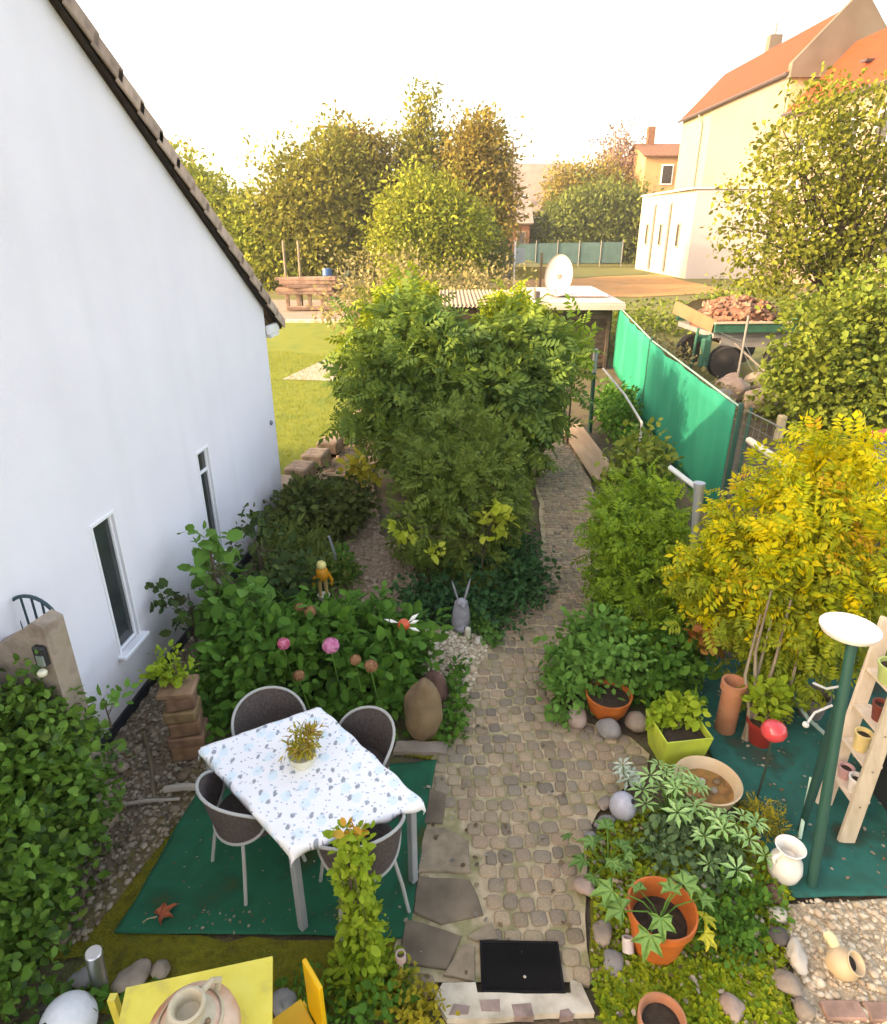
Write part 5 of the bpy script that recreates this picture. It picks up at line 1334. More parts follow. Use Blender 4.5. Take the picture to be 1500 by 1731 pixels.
leaf_plant('lupin_plant', 'grey green plant with palm shaped leaves left of the tan bowl', 'plant', (1.66, 3.5, 0), ros(12, .2, .16, .38, .085, .125, 1) + ros(6, .09, .32, .45, .07, .10, 2), GG, PALMATE)
leaf_plant('lupin_plant', 'grey green plant with palm shaped leaves left of the cream jug', 'plant', (1.95, 3.2, 0), ros(12, .24, .1, .28, .08, .12, 3) + ros(5, .1, .24, .34, .07, .10, 4), GG, PALMATE)
leaf_plant('silver_plant', 'little silvery rosette beside the path at the lime planter', 'plant', (1.42, 3.78, 0), ros(7, .06, .1, .22, .08, .1, 8), big_leaf('silver_leaf', [(.34, .42, .3), (.45, .52, .4)]), PALMATE)
leaf_plant('celery_plant', 'light green broad leaved seedlings at the path edge below the grey ball', 'plant', (1.12, 3.1, 0), ros(9, .16, .08, .2, .10, .15, 5) + ros(5, .3, .05, .14, .08, .11, 6), FG, LOBED)

# ================================================================== DINING TABLE, CLOTH, CHAIRS
TC = [Vector((-1.67, 3.42)), Vector((-.87, 2.62)), Vector((-.13, 2.97)), Vector((-.92, 3.84))]   # cloth corners on the table top
cen = sum(TC, Vector((0, 0))) / 4
LEGM = flat('table_grey', (.33, .34, .34), rough=.45, metal=.2)
tbl = empty('dining_table', (cen.x, cen.y, 0), 0, 'grey metal dining table standing on the green carpet', 'table')
inn = [(c - cen) * .94 for c in TC]
mb = MB(); mb.prism([(p.x, p.y) for p in inn], .70, .742); mb.build('tabletop', LEGM, tbl)
for p in inn:
    q = p * .965
    mb = MB(); mb.box((q.x, q.y, .357), (.05, .05, .69), rz=R(-42), bev=.006); mb.build('leg', LEGM, tbl)
def cloth_mat():
    m = bpy.data.materials.new('printed_cloth'); m.use_nodes = True
    nt = m.node_tree; b = nt.nodes['Principled BSDF']
    b.inputs['Roughness'].default_value = .6; b.inputs['Specular IOR Level'].default_value = .3
    tc = nt.nodes.new('ShaderNodeTexCoord')
    col = None
    prev = None
    base = (.86, .84, .805, 1)
    for sc, th, c, st, seed in ((13, .022, (.20, .23, .25), (1, .62, 0), 0), (19, .016, (.36, .44, .52), (.7, 1, 0), 5), (8.5, .035, (.66, .78, .79), (1, .8, 0), 9), (24, .012, (.25, .22, .28), (.8, .8, 0), 3)):
        mp = nt.nodes.new('ShaderNodeMapping'); mp.inputs['Location'].default_value = (seed, seed * .7, 0); mp.inputs['Rotation'].default_value = (0, 0, .6 + seed)
        mp.inputs['Scale'].default_value = st
        nt.links.new(tc.outputs['Object'], mp.inputs[0])
        nz = nt.nodes.new('ShaderNodeTexNoise'); nz.inputs['Scale'].default_value = 45; nz.inputs['Detail'].default_value = 2
        nt.links.new(mp.outputs[0], nz.inputs['Vector'])
        ad = nt.nodes.new('ShaderNodeMix'); ad.data_type = 'RGBA'; ad.blend_type = 'LINEAR_LIGHT'; ad.inputs[0].default_value = .014
        nt.links.new(mp.outputs[0], ad.inputs[6]); nt.links.new(nz.outputs['Color'], ad.inputs[7])
        v = nt.nodes.new('ShaderNodeTexVoronoi'); v.voronoi_dimensions = '2D'; v.inputs['Scale'].default_value = sc * .8; v.inputs['Randomness'].default_value = .75
        nt.links.new(ad.outputs[2], v.inputs['Vector'])
        mr = nt.nodes.new('ShaderNodeMapRange'); mr.inputs[1].default_value = th * 7.5; mr.inputs[2].default_value = th * 5.0; mr.inputs[3].default_value = 0; mr.inputs[4].default_value = .85
        nt.links.new(v.outputs['Distance'], mr.inputs[0])
        mx = nt.nodes.new('ShaderNodeMix'); mx.data_type = 'RGBA'
        nt.links.new(mr.outputs[0], mx.inputs[0])
        if prev is None: mx.inputs[6].default_value = base
        else: nt.links.new(prev, mx.inputs[6])
        mx.inputs[7].default_value = (*c, 1)
        prev = mx.outputs[2]
    nt.links.new(prev, b.inputs['Base Color'])
    return m
vs = []; fs = []
NU, NV = 56, 44
ex = .045
for i in range(NU + 1):
    for j in range(NV + 1):
        u = -ex + (1 + 2 * ex) * i / NU; v = -ex * 1.3 + (1 + 2.6 * ex) * j / NV
        cu, cv = min(1, max(0, u)), min(1, max(0, v))
        p = TC[0].lerp(TC[1], cu).lerp(TC[3].lerp(TC[2], cu), cv) - cen
        du, dv = abs(u - cu) * 1.13, abs(v - cv) * .84
        drop = max(du, dv)
        corner = math.hypot(du, dv)
        e1 = (TC[1] - TC[0]).normalized(); e2 = (TC[3] - TC[0]).normalized()
        outv = e1 * math.copysign(1, u - .5) * (du > 0) + e2 * math.copysign(1, v - .5) * (dv > 0)
        wav = .012 * math.sin(u * 31) * math.cos(v * 27)
        z = .752 + .004 * noise.noise(Vector((u * 6, v * 5, 1))) + .002 * noise.noise(Vector((u * 19, v * 16, 4))) - drop * (.95 + .3 * noise.noise(Vector((u * 7, v * 7, 9))))
        if du > 0 and dv > 0: z -= .9 * min(du, dv) + .03
        q = p + outv * (.006 + .10 * drop + (wav if drop > 0 else 0))
        vs.append((q.x, q.y, z))
for i in range(NU):
    for j in range(NV):
        k = i * (NV + 1) + j; fs.append((k, k + NV + 1, k + NV + 2, k + 1))
mb = MB(); mb.add(vs, fs)
cl = mb.build('tablecloth', cloth_mat(), None, smooth=True, loc=(cen.x, cen.y, 0), angle=180)
so = cl.modifiers.new('thickness', 'SOLIDIFY'); so.thickness = .002
tag(cl, 'white tablecloth with small grey and blue print on the dining table', 'tablecloth')

RING = flat('chair_ring', (.36, .355, .32), rough=.4, var=.05)
WEAVE = pmat('brown_weave', [(.06, .045, .038), (.115, .09, .08)], scale=60, rough=.85, bump=.7, bscale=180, bdist=.004)
def make_chair(loc, rz, label):
    c = empty('garden_chair', loc, rz, label, 'chair', 'chairs round the dining table')
    mb = MB(); mb.lathe([(0, .44), (.2, .44), (.225, .45), (.225, .47), (.2, .478), (0, .472)], n=28); mb.build('seat', WEAVE, c, smooth=True)
    loop = []
    for i in range(48):
        t = 2 * math.pi * i / 48
        th = R(82) * math.cos(t) - math.pi / 2
        zz = .615 + .19 * math.sin(t) - .03 * (abs(math.cos(t)) ** 2)
        rr = .262 + .03 * math.sin(t)
        loop.append((math.cos(th) * rr, math.sin(th) * rr, zz))
    mb = MB(); mb.tube(loop, .0105, n=8, closed=True); mb.build('back_ring', RING, c, smooth=True)
    vs = []; fs = []
    n, m = 22, 8
    for i in range(n + 1):
        x = -1 + 2 * i / n
        hh = math.sqrt(max(0, 1 - x * x))
        for j in range(m + 1):
            s = -1 + 2 * j / m
            th = R(82) * x * .985 - math.pi / 2
            zz = .615 + .185 * hh * s - .03 * x * x
            rr = .26 + .03 * hh * s
            vs.append((math.cos(th) * rr, math.sin(th) * rr, zz))
    for i in range(n):
        for j in range(m):
            k = i * (m + 1) + j; fs.append((k, k + m + 1, k + m + 2, k + 1))
    mb = MB(); mb.add(vs, fs); mb.build('backrest', WEAVE, c, smooth=True, angle=180)
    for sx, sy in ((-1, 1), (1, 1), (-1, -1), (1, -1)):
        mb = MB(); mb.tube([(sx * .16, sy * .15, .45), (sx * .20, sy * .19, .22), (sx * .225, sy * .225, 0)], .0125, n=8); mb.build('leg', RING, c, smooth=True)
    return c
for (x, y_, nx, ny, lb) in ((-1.24, 3.70, .49, -.87, 'round backed brown chair behind the far left edge of the table'), (-.63, 3.50, -.74, -.67, 'round backed brown chair between the table and the boulder'),
                       (-1.27, 3.14, .707, .707, 'round backed brown chair at the left edge of the table, ring seen from the side'), (-.52, 2.88, -.43, .9, 'brown chair tucked under the near right edge of the table by the climbing plant')):
    make_chair((x, y_, .012), math.atan2(-nx, ny), lb)

# flower bowl on the cloth
BOWLM = flat('cream_bowl', (.66, .62, .46), rough=.4)
fb = empty('flower_bowl', (-.93, 3.28, .751), 0, 'cream bowl of yellow green dried flowers on the tablecloth', 'flower bowl')
mb = MB(); mb.lathe([(0, 0), (.06, 0), (.085, .04), (.095, .09), (.088, .09), (.08, .04), (0, .02)], n=24); mb.build('bowl', BOWLM, fb, smooth=True)
P, D, N, C = crown_points([(0, .02, .15, .09, .08, .05), (.03, .05, .21, .06, .05, .05)], 300, clump=6, spread=.025, out=1, up=.4, droop=-.2)
o = link('foliage', leaf_mesh('foliage', island_mat('dried_flower', [(.26, .26, .015), (.42, .36, .02), (.36, .18, .04), (.52, .42, .05)], trans=.2), P, D, N, .065 * np.ones(len(P)), NARROW), fb); o['kind'] = 'stuff'

# fallen leaf on the carpet
LEAFR = pmat('dead_leaf', [(.30, .06, .025), (.48, .13, .05)], scale=20, rough=.8)
mb = MB()
lt, lf = LOBED
mb.add([tuple(v) for v in lt * .14], [tuple(int(i) for i in q) for q in lf])
o = mb.build('fallen_leaf', LEAFR, None, loc=(-1.80, 2.73, .03), rot=(.1, -.12, R(-50)))
st = MB(); st.tube([(0, 0, .002), (-.02, -.05, .012), (-.03, -.08, .004)], .003, n=5); st.build('stalk', flat('leaf_stalk', (.5, .4, .2)), o)
tag(o, 'big red brown fallen leaf lying on the dark green carpet', 'leaf')

# brick pedestal with plant
BRK = object_mat('clay_brick', [(.20, .11, .06), (.26, .15, .085), (.17, .085, .055), (.25, .17, .07)], rough=.9, scale=10, fine=.35)
pd = empty('brick_pedestal', (-2.1, 4.17, 0), R(12), 'stacked clay pedestal by the house wall left of the table', 'pedestal')
z = 0
for k, (w, h) in enumerate(((.25, .15), (.28, .10), (.24, .14), (.25, .11), (.22, .13), (.28, .06))):
    mb = MB(); mb.box((0, 0, 0), (w, w * .9, h - .006), bev=.014)
    link('brick', mb.mesh('brick', BRK), pd, (rnd.uniform(-.008, .008), rnd.uniform(-.008, .008), z + h / 2), (0, 0, rnd.uniform(-.1, .1))); z += h
plant('potted_heather', 'scruffy yellow green plant on top of the clay pedestal', 'plant', (-2.1, 4.17, z), [(-2.12, 4.2, z + .1, .12, .11, .09), (-2.22, 4.28, z + .2, .07, .06, .09), (-2.28, 4.22, z + .08, .06, .06, .05)], 240, .05, OVAL, LF['climber'], trunk=(.012, z + .2), clump=6, spread=.035)
for (x, y_, L, rz, r_, lb) in ((-2.0, 3.74, .3, 4, .03, 'pale short log lying at the foot of the clay pedestal'), (-2.25, 3.62, .5, 8, .014, 'long thin grey stick on the gravel left of the table'), (-2.38, 4.0, .8, -62, .016, 'brown stick lying against the house gravel')):
    mb = MB(); mb.tube([(-L / 2, 0, 0), (0, .015, .004), (L / 2, 0, 0)], [r_ * .9, r_, r_ * .8], n=8)
    o = mb.build('driftwood', pmat('drift_%d' % int(r_ * 1000), [(.30, .25, .19), (.44, .38, .30)] if r_ != .016 else [(.12, .09, .05), (.2, .15, .09)], scale=8, stretch=(.4, 3, 3), bump=.5), None, smooth=True, loc=(x, y_, r_ + .01), rot=(0, 0, R(rz)))
    tag(o, lb, 'driftwood')

# big boulder, red stone, statue, ornaments
rock(-.18, 4.36, (.165, .15, .31), 5, 11, 'tall egg shaped brown boulder behind the right chair', z=.24, sub=4, rough=.2, rz=.4, name='boulder')
mb = MB(); mb.prism(wobble([(-.42, 4.13), (.02, 4.13), (.04, 4.25), (-.4, 4.27)], .01, .08, 5), -.01, .03); o = mb.build('base_slab', ROCKM[0]); tag(o, 'flat pale slab under the front of the brown boulder', 'slab')
rock(-.08, 4.82, (.14, .12, .17), 6, 12, 'dark rusty red stone just behind the brown boulder', z=.12, sub=3, rz=.3)
for k, (x, y_, s, m, lb) in enumerate(((.37, 5.72, .06, 4, 'small pale stone at the corner of the white gravel and the path'), (.3, 6.02, .07, 0, 'tan stone right of the grey hare statue'), (.05, 4.5, .05, 4, 'pale stone among weeds right of the brown boulder'), (.52, 6.15, .07, 4, 'cream stone under the ivy near the path edge'))):
    rock(x, y_, (s, s * .8, s * .6), m, 20 + k, lb)

HAREM = pmat('grey_cast_stone', [(.22, .21, .22), (.34, .33, .34)], scale=14, rough=.9, bump=.4)
hare = empty('hare_statue', (.19, 5.98, 0), R(10), 'grey stone hare statue with two tall ears under the evergreen shrub', 'statue')
mb = MB(); mb.lathe([(0, 0), (.085, 0), (.10, .03), (.105, .10), (.095, .19), (.085, .26), (.075, .31), (.07, .345), (.045, .365), (0, .37)], n=22, M=Matrix.Diagonal((1, .85, 1, 1)))
mb.rock((0, -.02, .345), (.062, .06, .052), seed=4, sub=2, rough=.05); mb.rock((0, -.085, .05), (.07, .05, .045), seed=2, sub=2, rough=.1); mb.rock((0, -.075, .335), (.028, .03, .024), seed=6, sub=2, rough=.05)
mb.build('body', HAREM, hare, smooth=True)
for sx in (-1, 1):
    mb = MB(); mb.tube([(sx * .035, 0, .37), (sx * .062, .01, .46), (sx * .085, .02, .545), (sx * .10, .025, .60)], [.017, .027, .02, .005], n=8, flat=.5); mb.build('ear', HAREM, hare, smooth=True)
mb = MB(); mb.lathe([(0, 0), (.03, 0), (.035, .05), (.03, .10), (.012, .115), (0, .115)], n=14, c=(.07, -.14, 0)); o = mb.build('garden_light', flat('cream_ceramic', (.62, .58, .42), rough=.5), None, smooth=True, loc=(.19, 5.98, 0)); tag(o, 'little cream stub at the foot of the hare statue', 'garden ornament')

OR_ = flat('orange_yellow_glaze', (.62, .24, .015), rough=.35); YL = flat('yellow_glaze', (.75, .62, .22), rough=.35)
fg = empty('duck_figurine', (-1.33, 6.25, .24), R(15), 'small orange and yellow figurine standing in the left flower bed', 'figurine')
mb = MB(); mb.lathe([(0, .22), (.05, .225), (.075, .27), (.07, .33), (.055, .36), (0, .37)], n=18); mb.build('body', OR_, fg, smooth=True)
mb = MB(); mb.rock((0, 0, .40), (.055, .055, .055), seed=1, sub=2, rough=.03); mb.build('head', YL, fg, smooth=True)
for sx in (-1, 1):
    mb = MB(); mb.tube([(sx * .06, 0, .3), (sx * .1, -.02, .22), (sx * .095, -.03, .15)], [.02, .018, .01], n=7); mb.build('arm', OR_, fg, smooth=True)
    mb = MB(); mb.tube([(sx * .03, 0, .23), (sx * .035, -.01, .10), (sx * .035, -.03, .03)], [.025, .02, .02], n=7); mb.build('leg', flat('ochre_leg', (.45, .30, .10)), fg, smooth=True)
mb = MB(); mb.lathe([(0, -.24), (.05, -.24), (.06, 0), (.07, .03), (0, .035)], n=16); mb.build('base', flat('cream_base', (.62, .58, .45)), fg)
mb = MB(); mb.tube([(0, 0, 0), (.03, .0, .35), (-.03, 0, .6)], [.02, .018, .014], n=8); o = mb.build('grey_stake', STEEL, None, smooth=True, loc=(-1.33, 6.95, .05)); tag(o, 'grey metal stake leaning behind the orange figurine', 'stake')

pw = empty('garden_pinwheel', (-.36, 5.0, .44), 0, 'red ball ornament with white pointed blades at the right of the hydrangea', 'ornament')
mb = MB(); mb.rock((0, 0, .26), (.058, .055, .055), seed=2, sub=3, rough=.03); mb.build('ball', flat('red_orange_glaze', (.60, .09, .03), rough=.3), pw, smooth=True)
for a, L in ((45, .15), (-35, .13), (160, .14), (20, .10)):
    d = Vector((math.cos(R(a)), .1, math.sin(R(a)) * .8))
    q = Vector((-d.z, 0, d.x)).normalized()
    p = Vector((0, -.02, .27)) + d * .05
    mb = MB(); mb.add([p - q * .006, p + d * L * .5 - q * .02, p + d * L, p + d * L * .5 + q * .02, p + d * L * .5 + Vector((0, -.012, 0))], [(0, 1, 4), (1, 2, 4), (2, 3, 4), (3, 0, 4), (0, 3, 2, 1)]); mb.build('blade', flat('white_blade', (.78, .78, .72)), pw)
mb = MB(); mb.tube([(0, 0, -.44), (0, 0, .24)], .008, n=6); mb.build('stake', flat('green_stick', (.1, .2, .08)), pw)
rock(-1.9, 4.85, (.07, .06, .06), 4, 71, 'pale round stone hidden at the foot of the hydrangea')

# left edge: weathered wall slab with lantern and iron arch
SLABM = pmat('weathered_stone', [(.22, .165, .125), (.33, .26, .20), (.27, .22, .15)], scale=7, rough=.95, bump=.7, bscale=40)
sl = empty('garden_wall', (-2.75, 3.5, 0), R(-14), 'weathered brown stone wall end above the hedge at the left edge', 'wall')
mb = MB(); vs = [(-.45, 0), (.35, 0), (.345, 1.77), (.27, 1.80), (.05, 1.64), (-.45, 1.36)]
mb.add([(x, -.08, z) for x, z in vs] + [(x, .08, z) for x, z in vs], [tuple(range(6)), tuple(range(6, 12))[::-1]] + [(i, 6 + i, 6 + (i + 1) % 6, (i + 1) % 6) for i in range(6)])
mb.build('stone_slab', SLABM, sl)
ln = empty('lantern', (-2.49, 3.35, 1.50), R(-14), 'small dark lantern fixed to the stone wall end', 'lantern')
mb = MB(); mb.box((0, 0, .07), (.085, .07, .14), bev=.01); mb.build('case', flat('lantern_black', (.025, .025, .025)), ln)
mb = MB(); mb.box((.012, -.038, .05), (.05, .012, .07)); mb.build('glass', flat('lantern_glass', (.22, .26, .22), rough=.2), ln)
mb = MB(); mb.lathe([(0, 0), (.026, 0), (.03, .02), (.018, .035), (0, .035)], n=12, c=(.02, -.055, -.04)); mb.build('flower_knob', flat('cream_flower', (.66, .62, .45)), ln, smooth=True)
ARCH = flat('blue_green_iron', (.035, .075, .085), rough=.45, metal=.3)
ar = empty('iron_arch', (-2.78, 3.75, 1.2), R(-8), 'blue green iron arch with spokes behind the stone wall end', 'iron arch')
mb = MB(); mb.tube([(.19 * math.cos(R(a)), 0, .35 + .20 * math.sin(R(a))) for a in range(0, 181, 12)], .013, n=8); mb.tube([(-.19, 0, 0), (-.19, 0, .35)], .013); mb.tube([(.19, 0, 0), (.19, 0, .35)], .013); mb.build('hoop', ARCH, ar, smooth=True)
for x in (-.12, -.05, .03, .10):
    mb = MB(); mb.tube([(x * .8, 0, .0), (x, 0, .35 + math.sqrt(max(0, .04 - x * x)))], .008, n=6); mb.build('spoke', ARCH, ar)

# lower left: steel light, white bird ball, stones, yellow table, jug
STL = flat('brushed_steel', (.62, .60, .58), rough=.28, metal=.9, var=.15)
sp = empty('path_light', (-1.95, 2.3, 0), 0, 'short brushed steel tube standing at the hedge corner', 'path light')
mb = MB(); mb.lathe([(0, 0), (.045, 0), (.045, .36), (.04, .365), (0, .365)], n=24, M=Matrix.Rotation(R(5), 4, 'Y')); mb.build('tube', STL, sp, smooth=True)
for k, (x, y_, s, m, lb) in enumerate(((-2.08, 2.36, .06, 1, 'grey stone left of the steel tube'), (-1.78, 2.36, .075, 0, 'tan stone right of the steel tube'), (-1.66, 2.42, .05, 0, 'flat tan stone next to the mossy carpet edge'), (-2.2, 2.2, .05, 3, 'dark stone left of the white bird head'))):
    rock(x, y_, (s * 1.3, s, s * .7), m, 30 + k, lb)
BW = pmat('white_ball', [(.64, .65, .64), (.76, .76, .74)], scale=20, rough=.6, bump=.15)
bd = empty('bird_ball', (-1.99, 2.08, 0), R(-8), 'white ball shaped bird head with black eye and yellow beak', 'garden ornament')
mb = MB(); mb.rock((0, 0, .135), (.14, .14, .138), seed=0, sub=4, rough=0); mb.build('head', BW, bd, smooth=True)
for sx in (-.045, -.135):
    d = Vector((sx, -.07 if sx > -.1 else -.02, .085)).normalized() * .138
    mb = MB(); mb.rock(tuple(d + Vector((0, 0, .135))), (.017, .017, .017), seed=1, sub=2, rough=0); mb.build('eye', flat('black_eye', (.012, .012, .012), rough=.2), bd, smooth=True)
mb = MB(); mb.lathe([(.045, 0), (.04, .03), (.02, .075), (0, .095)], n=12, M=Matrix.Translation((-.015, -.105, .20)) @ Matrix.Rotation(R(65), 4, 'X') @ Matrix.Diagonal((1.2, .7, 1, 1))); mb.build('beak', flat('beak_yellow', (.75, .48, .02), rough=.4), bd, smooth=True)

YEL = pmat('yellow_paint', [(.62, .50, .10), (.78, .64, .09), (.82, .69, .12)], scale=9, rough=.55, bump=.15, bscale=60); YEL2 = flat('ochre_yellow_paint', (.72, .40, .012), rough=.45, var=.04)
yt = empty('yellow_table', (-1.15, 1.72, 0), 0, 'pale yellow square table at the bottom edge', 'table')
q = [(-1.495, 1.91), (-.84, 2.055), (-.70, 1.45), (-1.36, 1.30)]
mb = MB(); mb.prism([(x + 1.15, y_ - 1.72) for x, y_ in q], .695, .722); mb.build('tabletop', YEL, yt)
for x, y_ in q:
    mb = MB(); mb.box(((x + 1.1) * .9 - .05 + .0, (y_ - 1.68) * .9 - .04, .345), (.035, .035, .69)); mb.build('leg', YEL, yt)
yc = empty('yellow_chair', (-.63, 1.95, 0), R(38), 'ochre yellow chair back beside the yellow table', 'chair')
mb = MB(); mb.box((0, -.02, .59), (.022, .17, .40), bev=.004); mb.build('backrest', YEL2, yc)
mb = MB(); mb.box((-.19, -.02, .40), (.34, .30, .025), bev=.004); mb.build('seat', YEL2, yc)
for sx, sy in ((-.02, -.14), (-.02, .11), (-.34, -.14), (-.34, .11)):
    mb = MB(); mb.box((sx, sy, .193), (.028, .028, .386)); mb.build('leg', YEL2, yc)
rock(-.87, 2.16, (.07, .06, .055), 1, 41, 'grey stone between yellow table and ochre chair back', z=.16)
TERR = pmat('terracotta_blush', [(.50, .20, .10), (.60, .36, .22), (.66, .46, .32), (.55, .27, .15)], scale=6, rough=.8, bump=.2)
CREAM = pmat('cream_stoneware', [(.46, .37, .23), (.60, .52, .36)], scale=14, rough=.6, bump=.2)
jg = empty('stoneware_jug', (-1.07, 1.66, .722), R(20), 'large terracotta and cream jug on the yellow table', 'jug')
mb = MB(); mb.lathe([(0, 0), (.11, 0), (.165, .05), (.195, .11), (.185, .165), (.14, .205), (.085, .225)], n=32); mb.build('body', TERR, jg, smooth=True)
mb = MB(); mb.lathe([(.10, .212), (.105, .22), (.085, .23), (.064, .24), (.062, .275), (.07, .305), (.076, .313), (.063, .318), (.052, .30), (.05, .25), (0, .235)], n=32); mb.build('neck', CREAM, jg, smooth=True)
mb = MB(); mb.tube([(.055, .045, .29), (.10, .08, .29), (.125, .10, .25), (.11, .09, .2)], .014, n=8); mb.build('handle', CREAM, jg, smooth=True)
for k in range(9):
    a = R(200 + k * 16); mb = MB(); mb.rock((.086 * math.cos(a), .086 * math.sin(a), .235), (.014, .014, .014), seed=k, sub=1, rough=.1); mb.build('bead', pmat('brown_glaze', [(.16, .10, .05), (.3, .2, .12)], scale=20), jg, smooth=True)
mb = MB(); mb.lathe([(.128, .218), (.138, .21), (.14, .2)], n=32); mb.build('ring', CREAM, jg, smooth=True)
mb = MB(); mb.lathe([(.022, 0), (.03, .0), (.03, .05), (.022, .05), (.02, .0)], n=14); mb.tube([(0, 0, -.24), (0, 0, 0)], .014, n=6)
o = mb.build('rusty_pipe_stub', flat('pinkish_pipe', (.48, .33, .28)), None, smooth=True, loc=(-.24, 2.35, .22)); tag(o, 'pinkish pipe stub rising from weeds beside the slate flag', 'pipe')

# door mat
mat_ = empty('door_mat', (.455, 2.432, .014), R(-1), 'black ribbed rubber door mat on the concrete doorstep', 'door mat')
MATM = flat('black_rubber', (.012, .011, .010), rough=.9, var=.3, spec=.1)
mb = MB(); mb.box((0, 0, .005), (.475, .295, .01), bev=.002); mb.build('base', MATM, mat_)
rb = MB(); rb.box((0, 0, 0), (.006, .255, .009)); rbm = rb.mesh('rib', MATM)
for k in range(36): link('rib', rbm, mat_, (-.21 + k * .012, 0, .0125))
mb = MB()
for sx, sy, w, h in ((0, .139, .475, .016), (0, -.139, .475, .016)): mb.box((sx, sy, .012), (w, h, .012))
for sx in (-.23, .23): mb.box((sx, 0, .012), (.016, .26, .0118))
mb.build('rim', MATM, mat_)
rock(.47, 2.37, (.008, .008, .006), 4, 91, 'tiny white pebble lying on the black door mat', z=.035)

# ================================================================== POTS AND THINGS ON THE RIGHT
ORP = pmat('orange_plastic', [(.36, .095, .022), (.52, .125, .022), (.60, .17, .035)], scale=5, rough=.55, bump=.05, spec=.4)
TERRA = pmat('terracotta', [(.38, .15, .07), (.48, .21, .11)], scale=8, rough=.85, bump=.2)
DIRT = pmat('pot_soil', [(.03, .02, .012), (.065, .045, .028)], scale=20, rough=1, bump=.8)
def pot(name, label, loc, prof, mat, soil_r=None, soil_z=None, n=32, cat='plant pot', square=False, rz=0, M=None):
    p = empty(name, loc, rz, label, cat)
    mb = MB(); mb.lathe(prof, n=4 if square else n, M=M)
    mb.build('shell', mat, p, smooth=not square)
    if soil_r:
        d = MB(); d.lathe([(0, soil_z + .01), (soil_r * .5, soil_z + .006), (soil_r, soil_z)], n=4 if square else n, M=M); d.build('soil', DIRT, p)
    return p
def cup(r0, r1, h, t=.012, rim=.015, rimh=.03):
    return [(0, 0), (r0, 0), (r1, h - rimh), (r1 + rim, h - rimh), (r1 + rim, h), (r1 + rim - t, h), (r1 - t, h - rimh), (r0 + (r1 - r0) * .5 - t, h * .55)]
bigp = pot('orange_pot', 'large bright orange pot with a young fig in the right foreground', (1.28, 2.56, 0), cup(.13, .185, .36, rim=.016, rimh=.05), ORP, .165, .24)
fig = leaf_plant('fig_plant', 'young fig plant growing in the large orange pot', 'plant', (1.28, 2.56, .24),
    [(-.23, -.05, .16, 60, .19, -18), (-.27, .06, .19, 95, .17, -15), (-.12, -.17, .16, 150, .17, -30), (.05, .03, .2, -10, .13, -5), (-.05, -.1, .2, 175, .15, -25), (.12, .06, .22, -60, .17, -8), (.2, .0, .19, -85, .13, -12), (-.1, .1, .12, 20, .11, -5)], FG, LOBED)
o = leaf_plant('fig_leaf_sprig', 'yellowed fig leaves at the right rim of the large orange pot', 'leaf', (1.42, 2.46, .24), [(.05, -.03, .1, -130, .13, -35), (.06, .03, .13, -80, .12, -20)], YG, LOBED)
pot('orange_bowl', 'orange bowl planter ringed by rounded stones near the path', (1.46, 4.62, .0), [(0, 0), (.11, .0), (.165, .08), (.195, .19), (.205, .235), (.19, .235), (.18, .18), (0, .16)], ORP, .18, .19)
for k, (x, y_, s, m, lb) in enumerate(((1.17, 4.5, .10, 2, 'pinkish rounded stone left of the orange bowl planter'), (1.42, 4.37, .105, 1, 'pale grey rounded stone in front of the orange bowl planter'), (1.68, 4.45, .105, 0, 'tan rounded stone right of the orange bowl planter'))):
    rock(x, y_, (s, s * .9, s * .8), m, 50 + k, lb, sub=3, rough=.18)
LIME = pmat('lime_plastic', [(.33, .40, .06), (.46, .56, .06), (.54, .63, .08)], scale=4, rough=.55, bump=.05)
lm = empty('lime_planter', (1.90, 4.13, 0), R(8), 'square lime green planter with a yellow green plant', 'plant pot')
def sqpot(a0, a1, h, t):
    vs = []
    for s, z in ((a0, 0), (a1, h), (a1 - t, h), (a1 - t * 1.5, h - .07)):
        vs += [(-s, -s, z), (s, -s, z), (s, s, z), (-s, s, z)]
    fs = [(0, 3, 2, 1), (12, 13, 14, 15)]
    for k in range(3):
        for i in range(4):
            j = (i + 1) % 4; fs.append((k * 4 + i, k * 4 + j, k * 4 + 4 + j, k * 4 + 4 + i))
    return vs, fs
mb = MB(); mb.add(*sqpot(.15, .195, .33, .012)); mb.build('shell', LIME, lm)
mb = MB(); mb.box((0, 0, .265), (.35, .35, .02)); mb.build('soil', DIRT, lm)
plant('potted_spurge', 'yellow green bushy plant in the lime planter', 'plant', (1.9, 4.13, .27), [(1.82, 4.2, .34, .12, .1, .09), (2.0, 4.2, .37, .12, .1, .1), (1.9, 4.25, .42, .12, .08, .08)], 520, .06, OVAL, LF['climber'], trunk=(.01, .38), clump=7, spread=.035)
TANB = pmat('tan_glaze', [(.50, .36, .20), (.62, .48, .30)], scale=5, rough=.5, bump=.1)
pot('tan_bowl', 'wide tan ceramic bowl with rusty soil left of the red ball stake', (1.98, 3.66, 0), [(0, 0), (.12, 0), (.20, .09), (.235, .2), (.245, .215), (.235, .222), (.22, .205), (.185, .10), (0, .09)], TANB, .195, .13)
bpy.data.objects['tan_bowl'].children[1].data.materials[0] = pmat('rusty_soil', [(.12, .07, .025), (.36, .17, .05), (.22, .15, .04)], scale=9, rough=.9, bump=.8)
for k, p in enumerate(((2.02, 3.62), (1.96, 3.7), (2.07, 3.7))):
    rock(p[0], p[1], (.03, .025, .02), (0, 4, 5)[k], 80 + k, ('brown pebble in the middle of the tan bowl', 'cream pebble in the tan bowl', 'rusty pebble at the right side of the tan bowl')[k], z=.15)
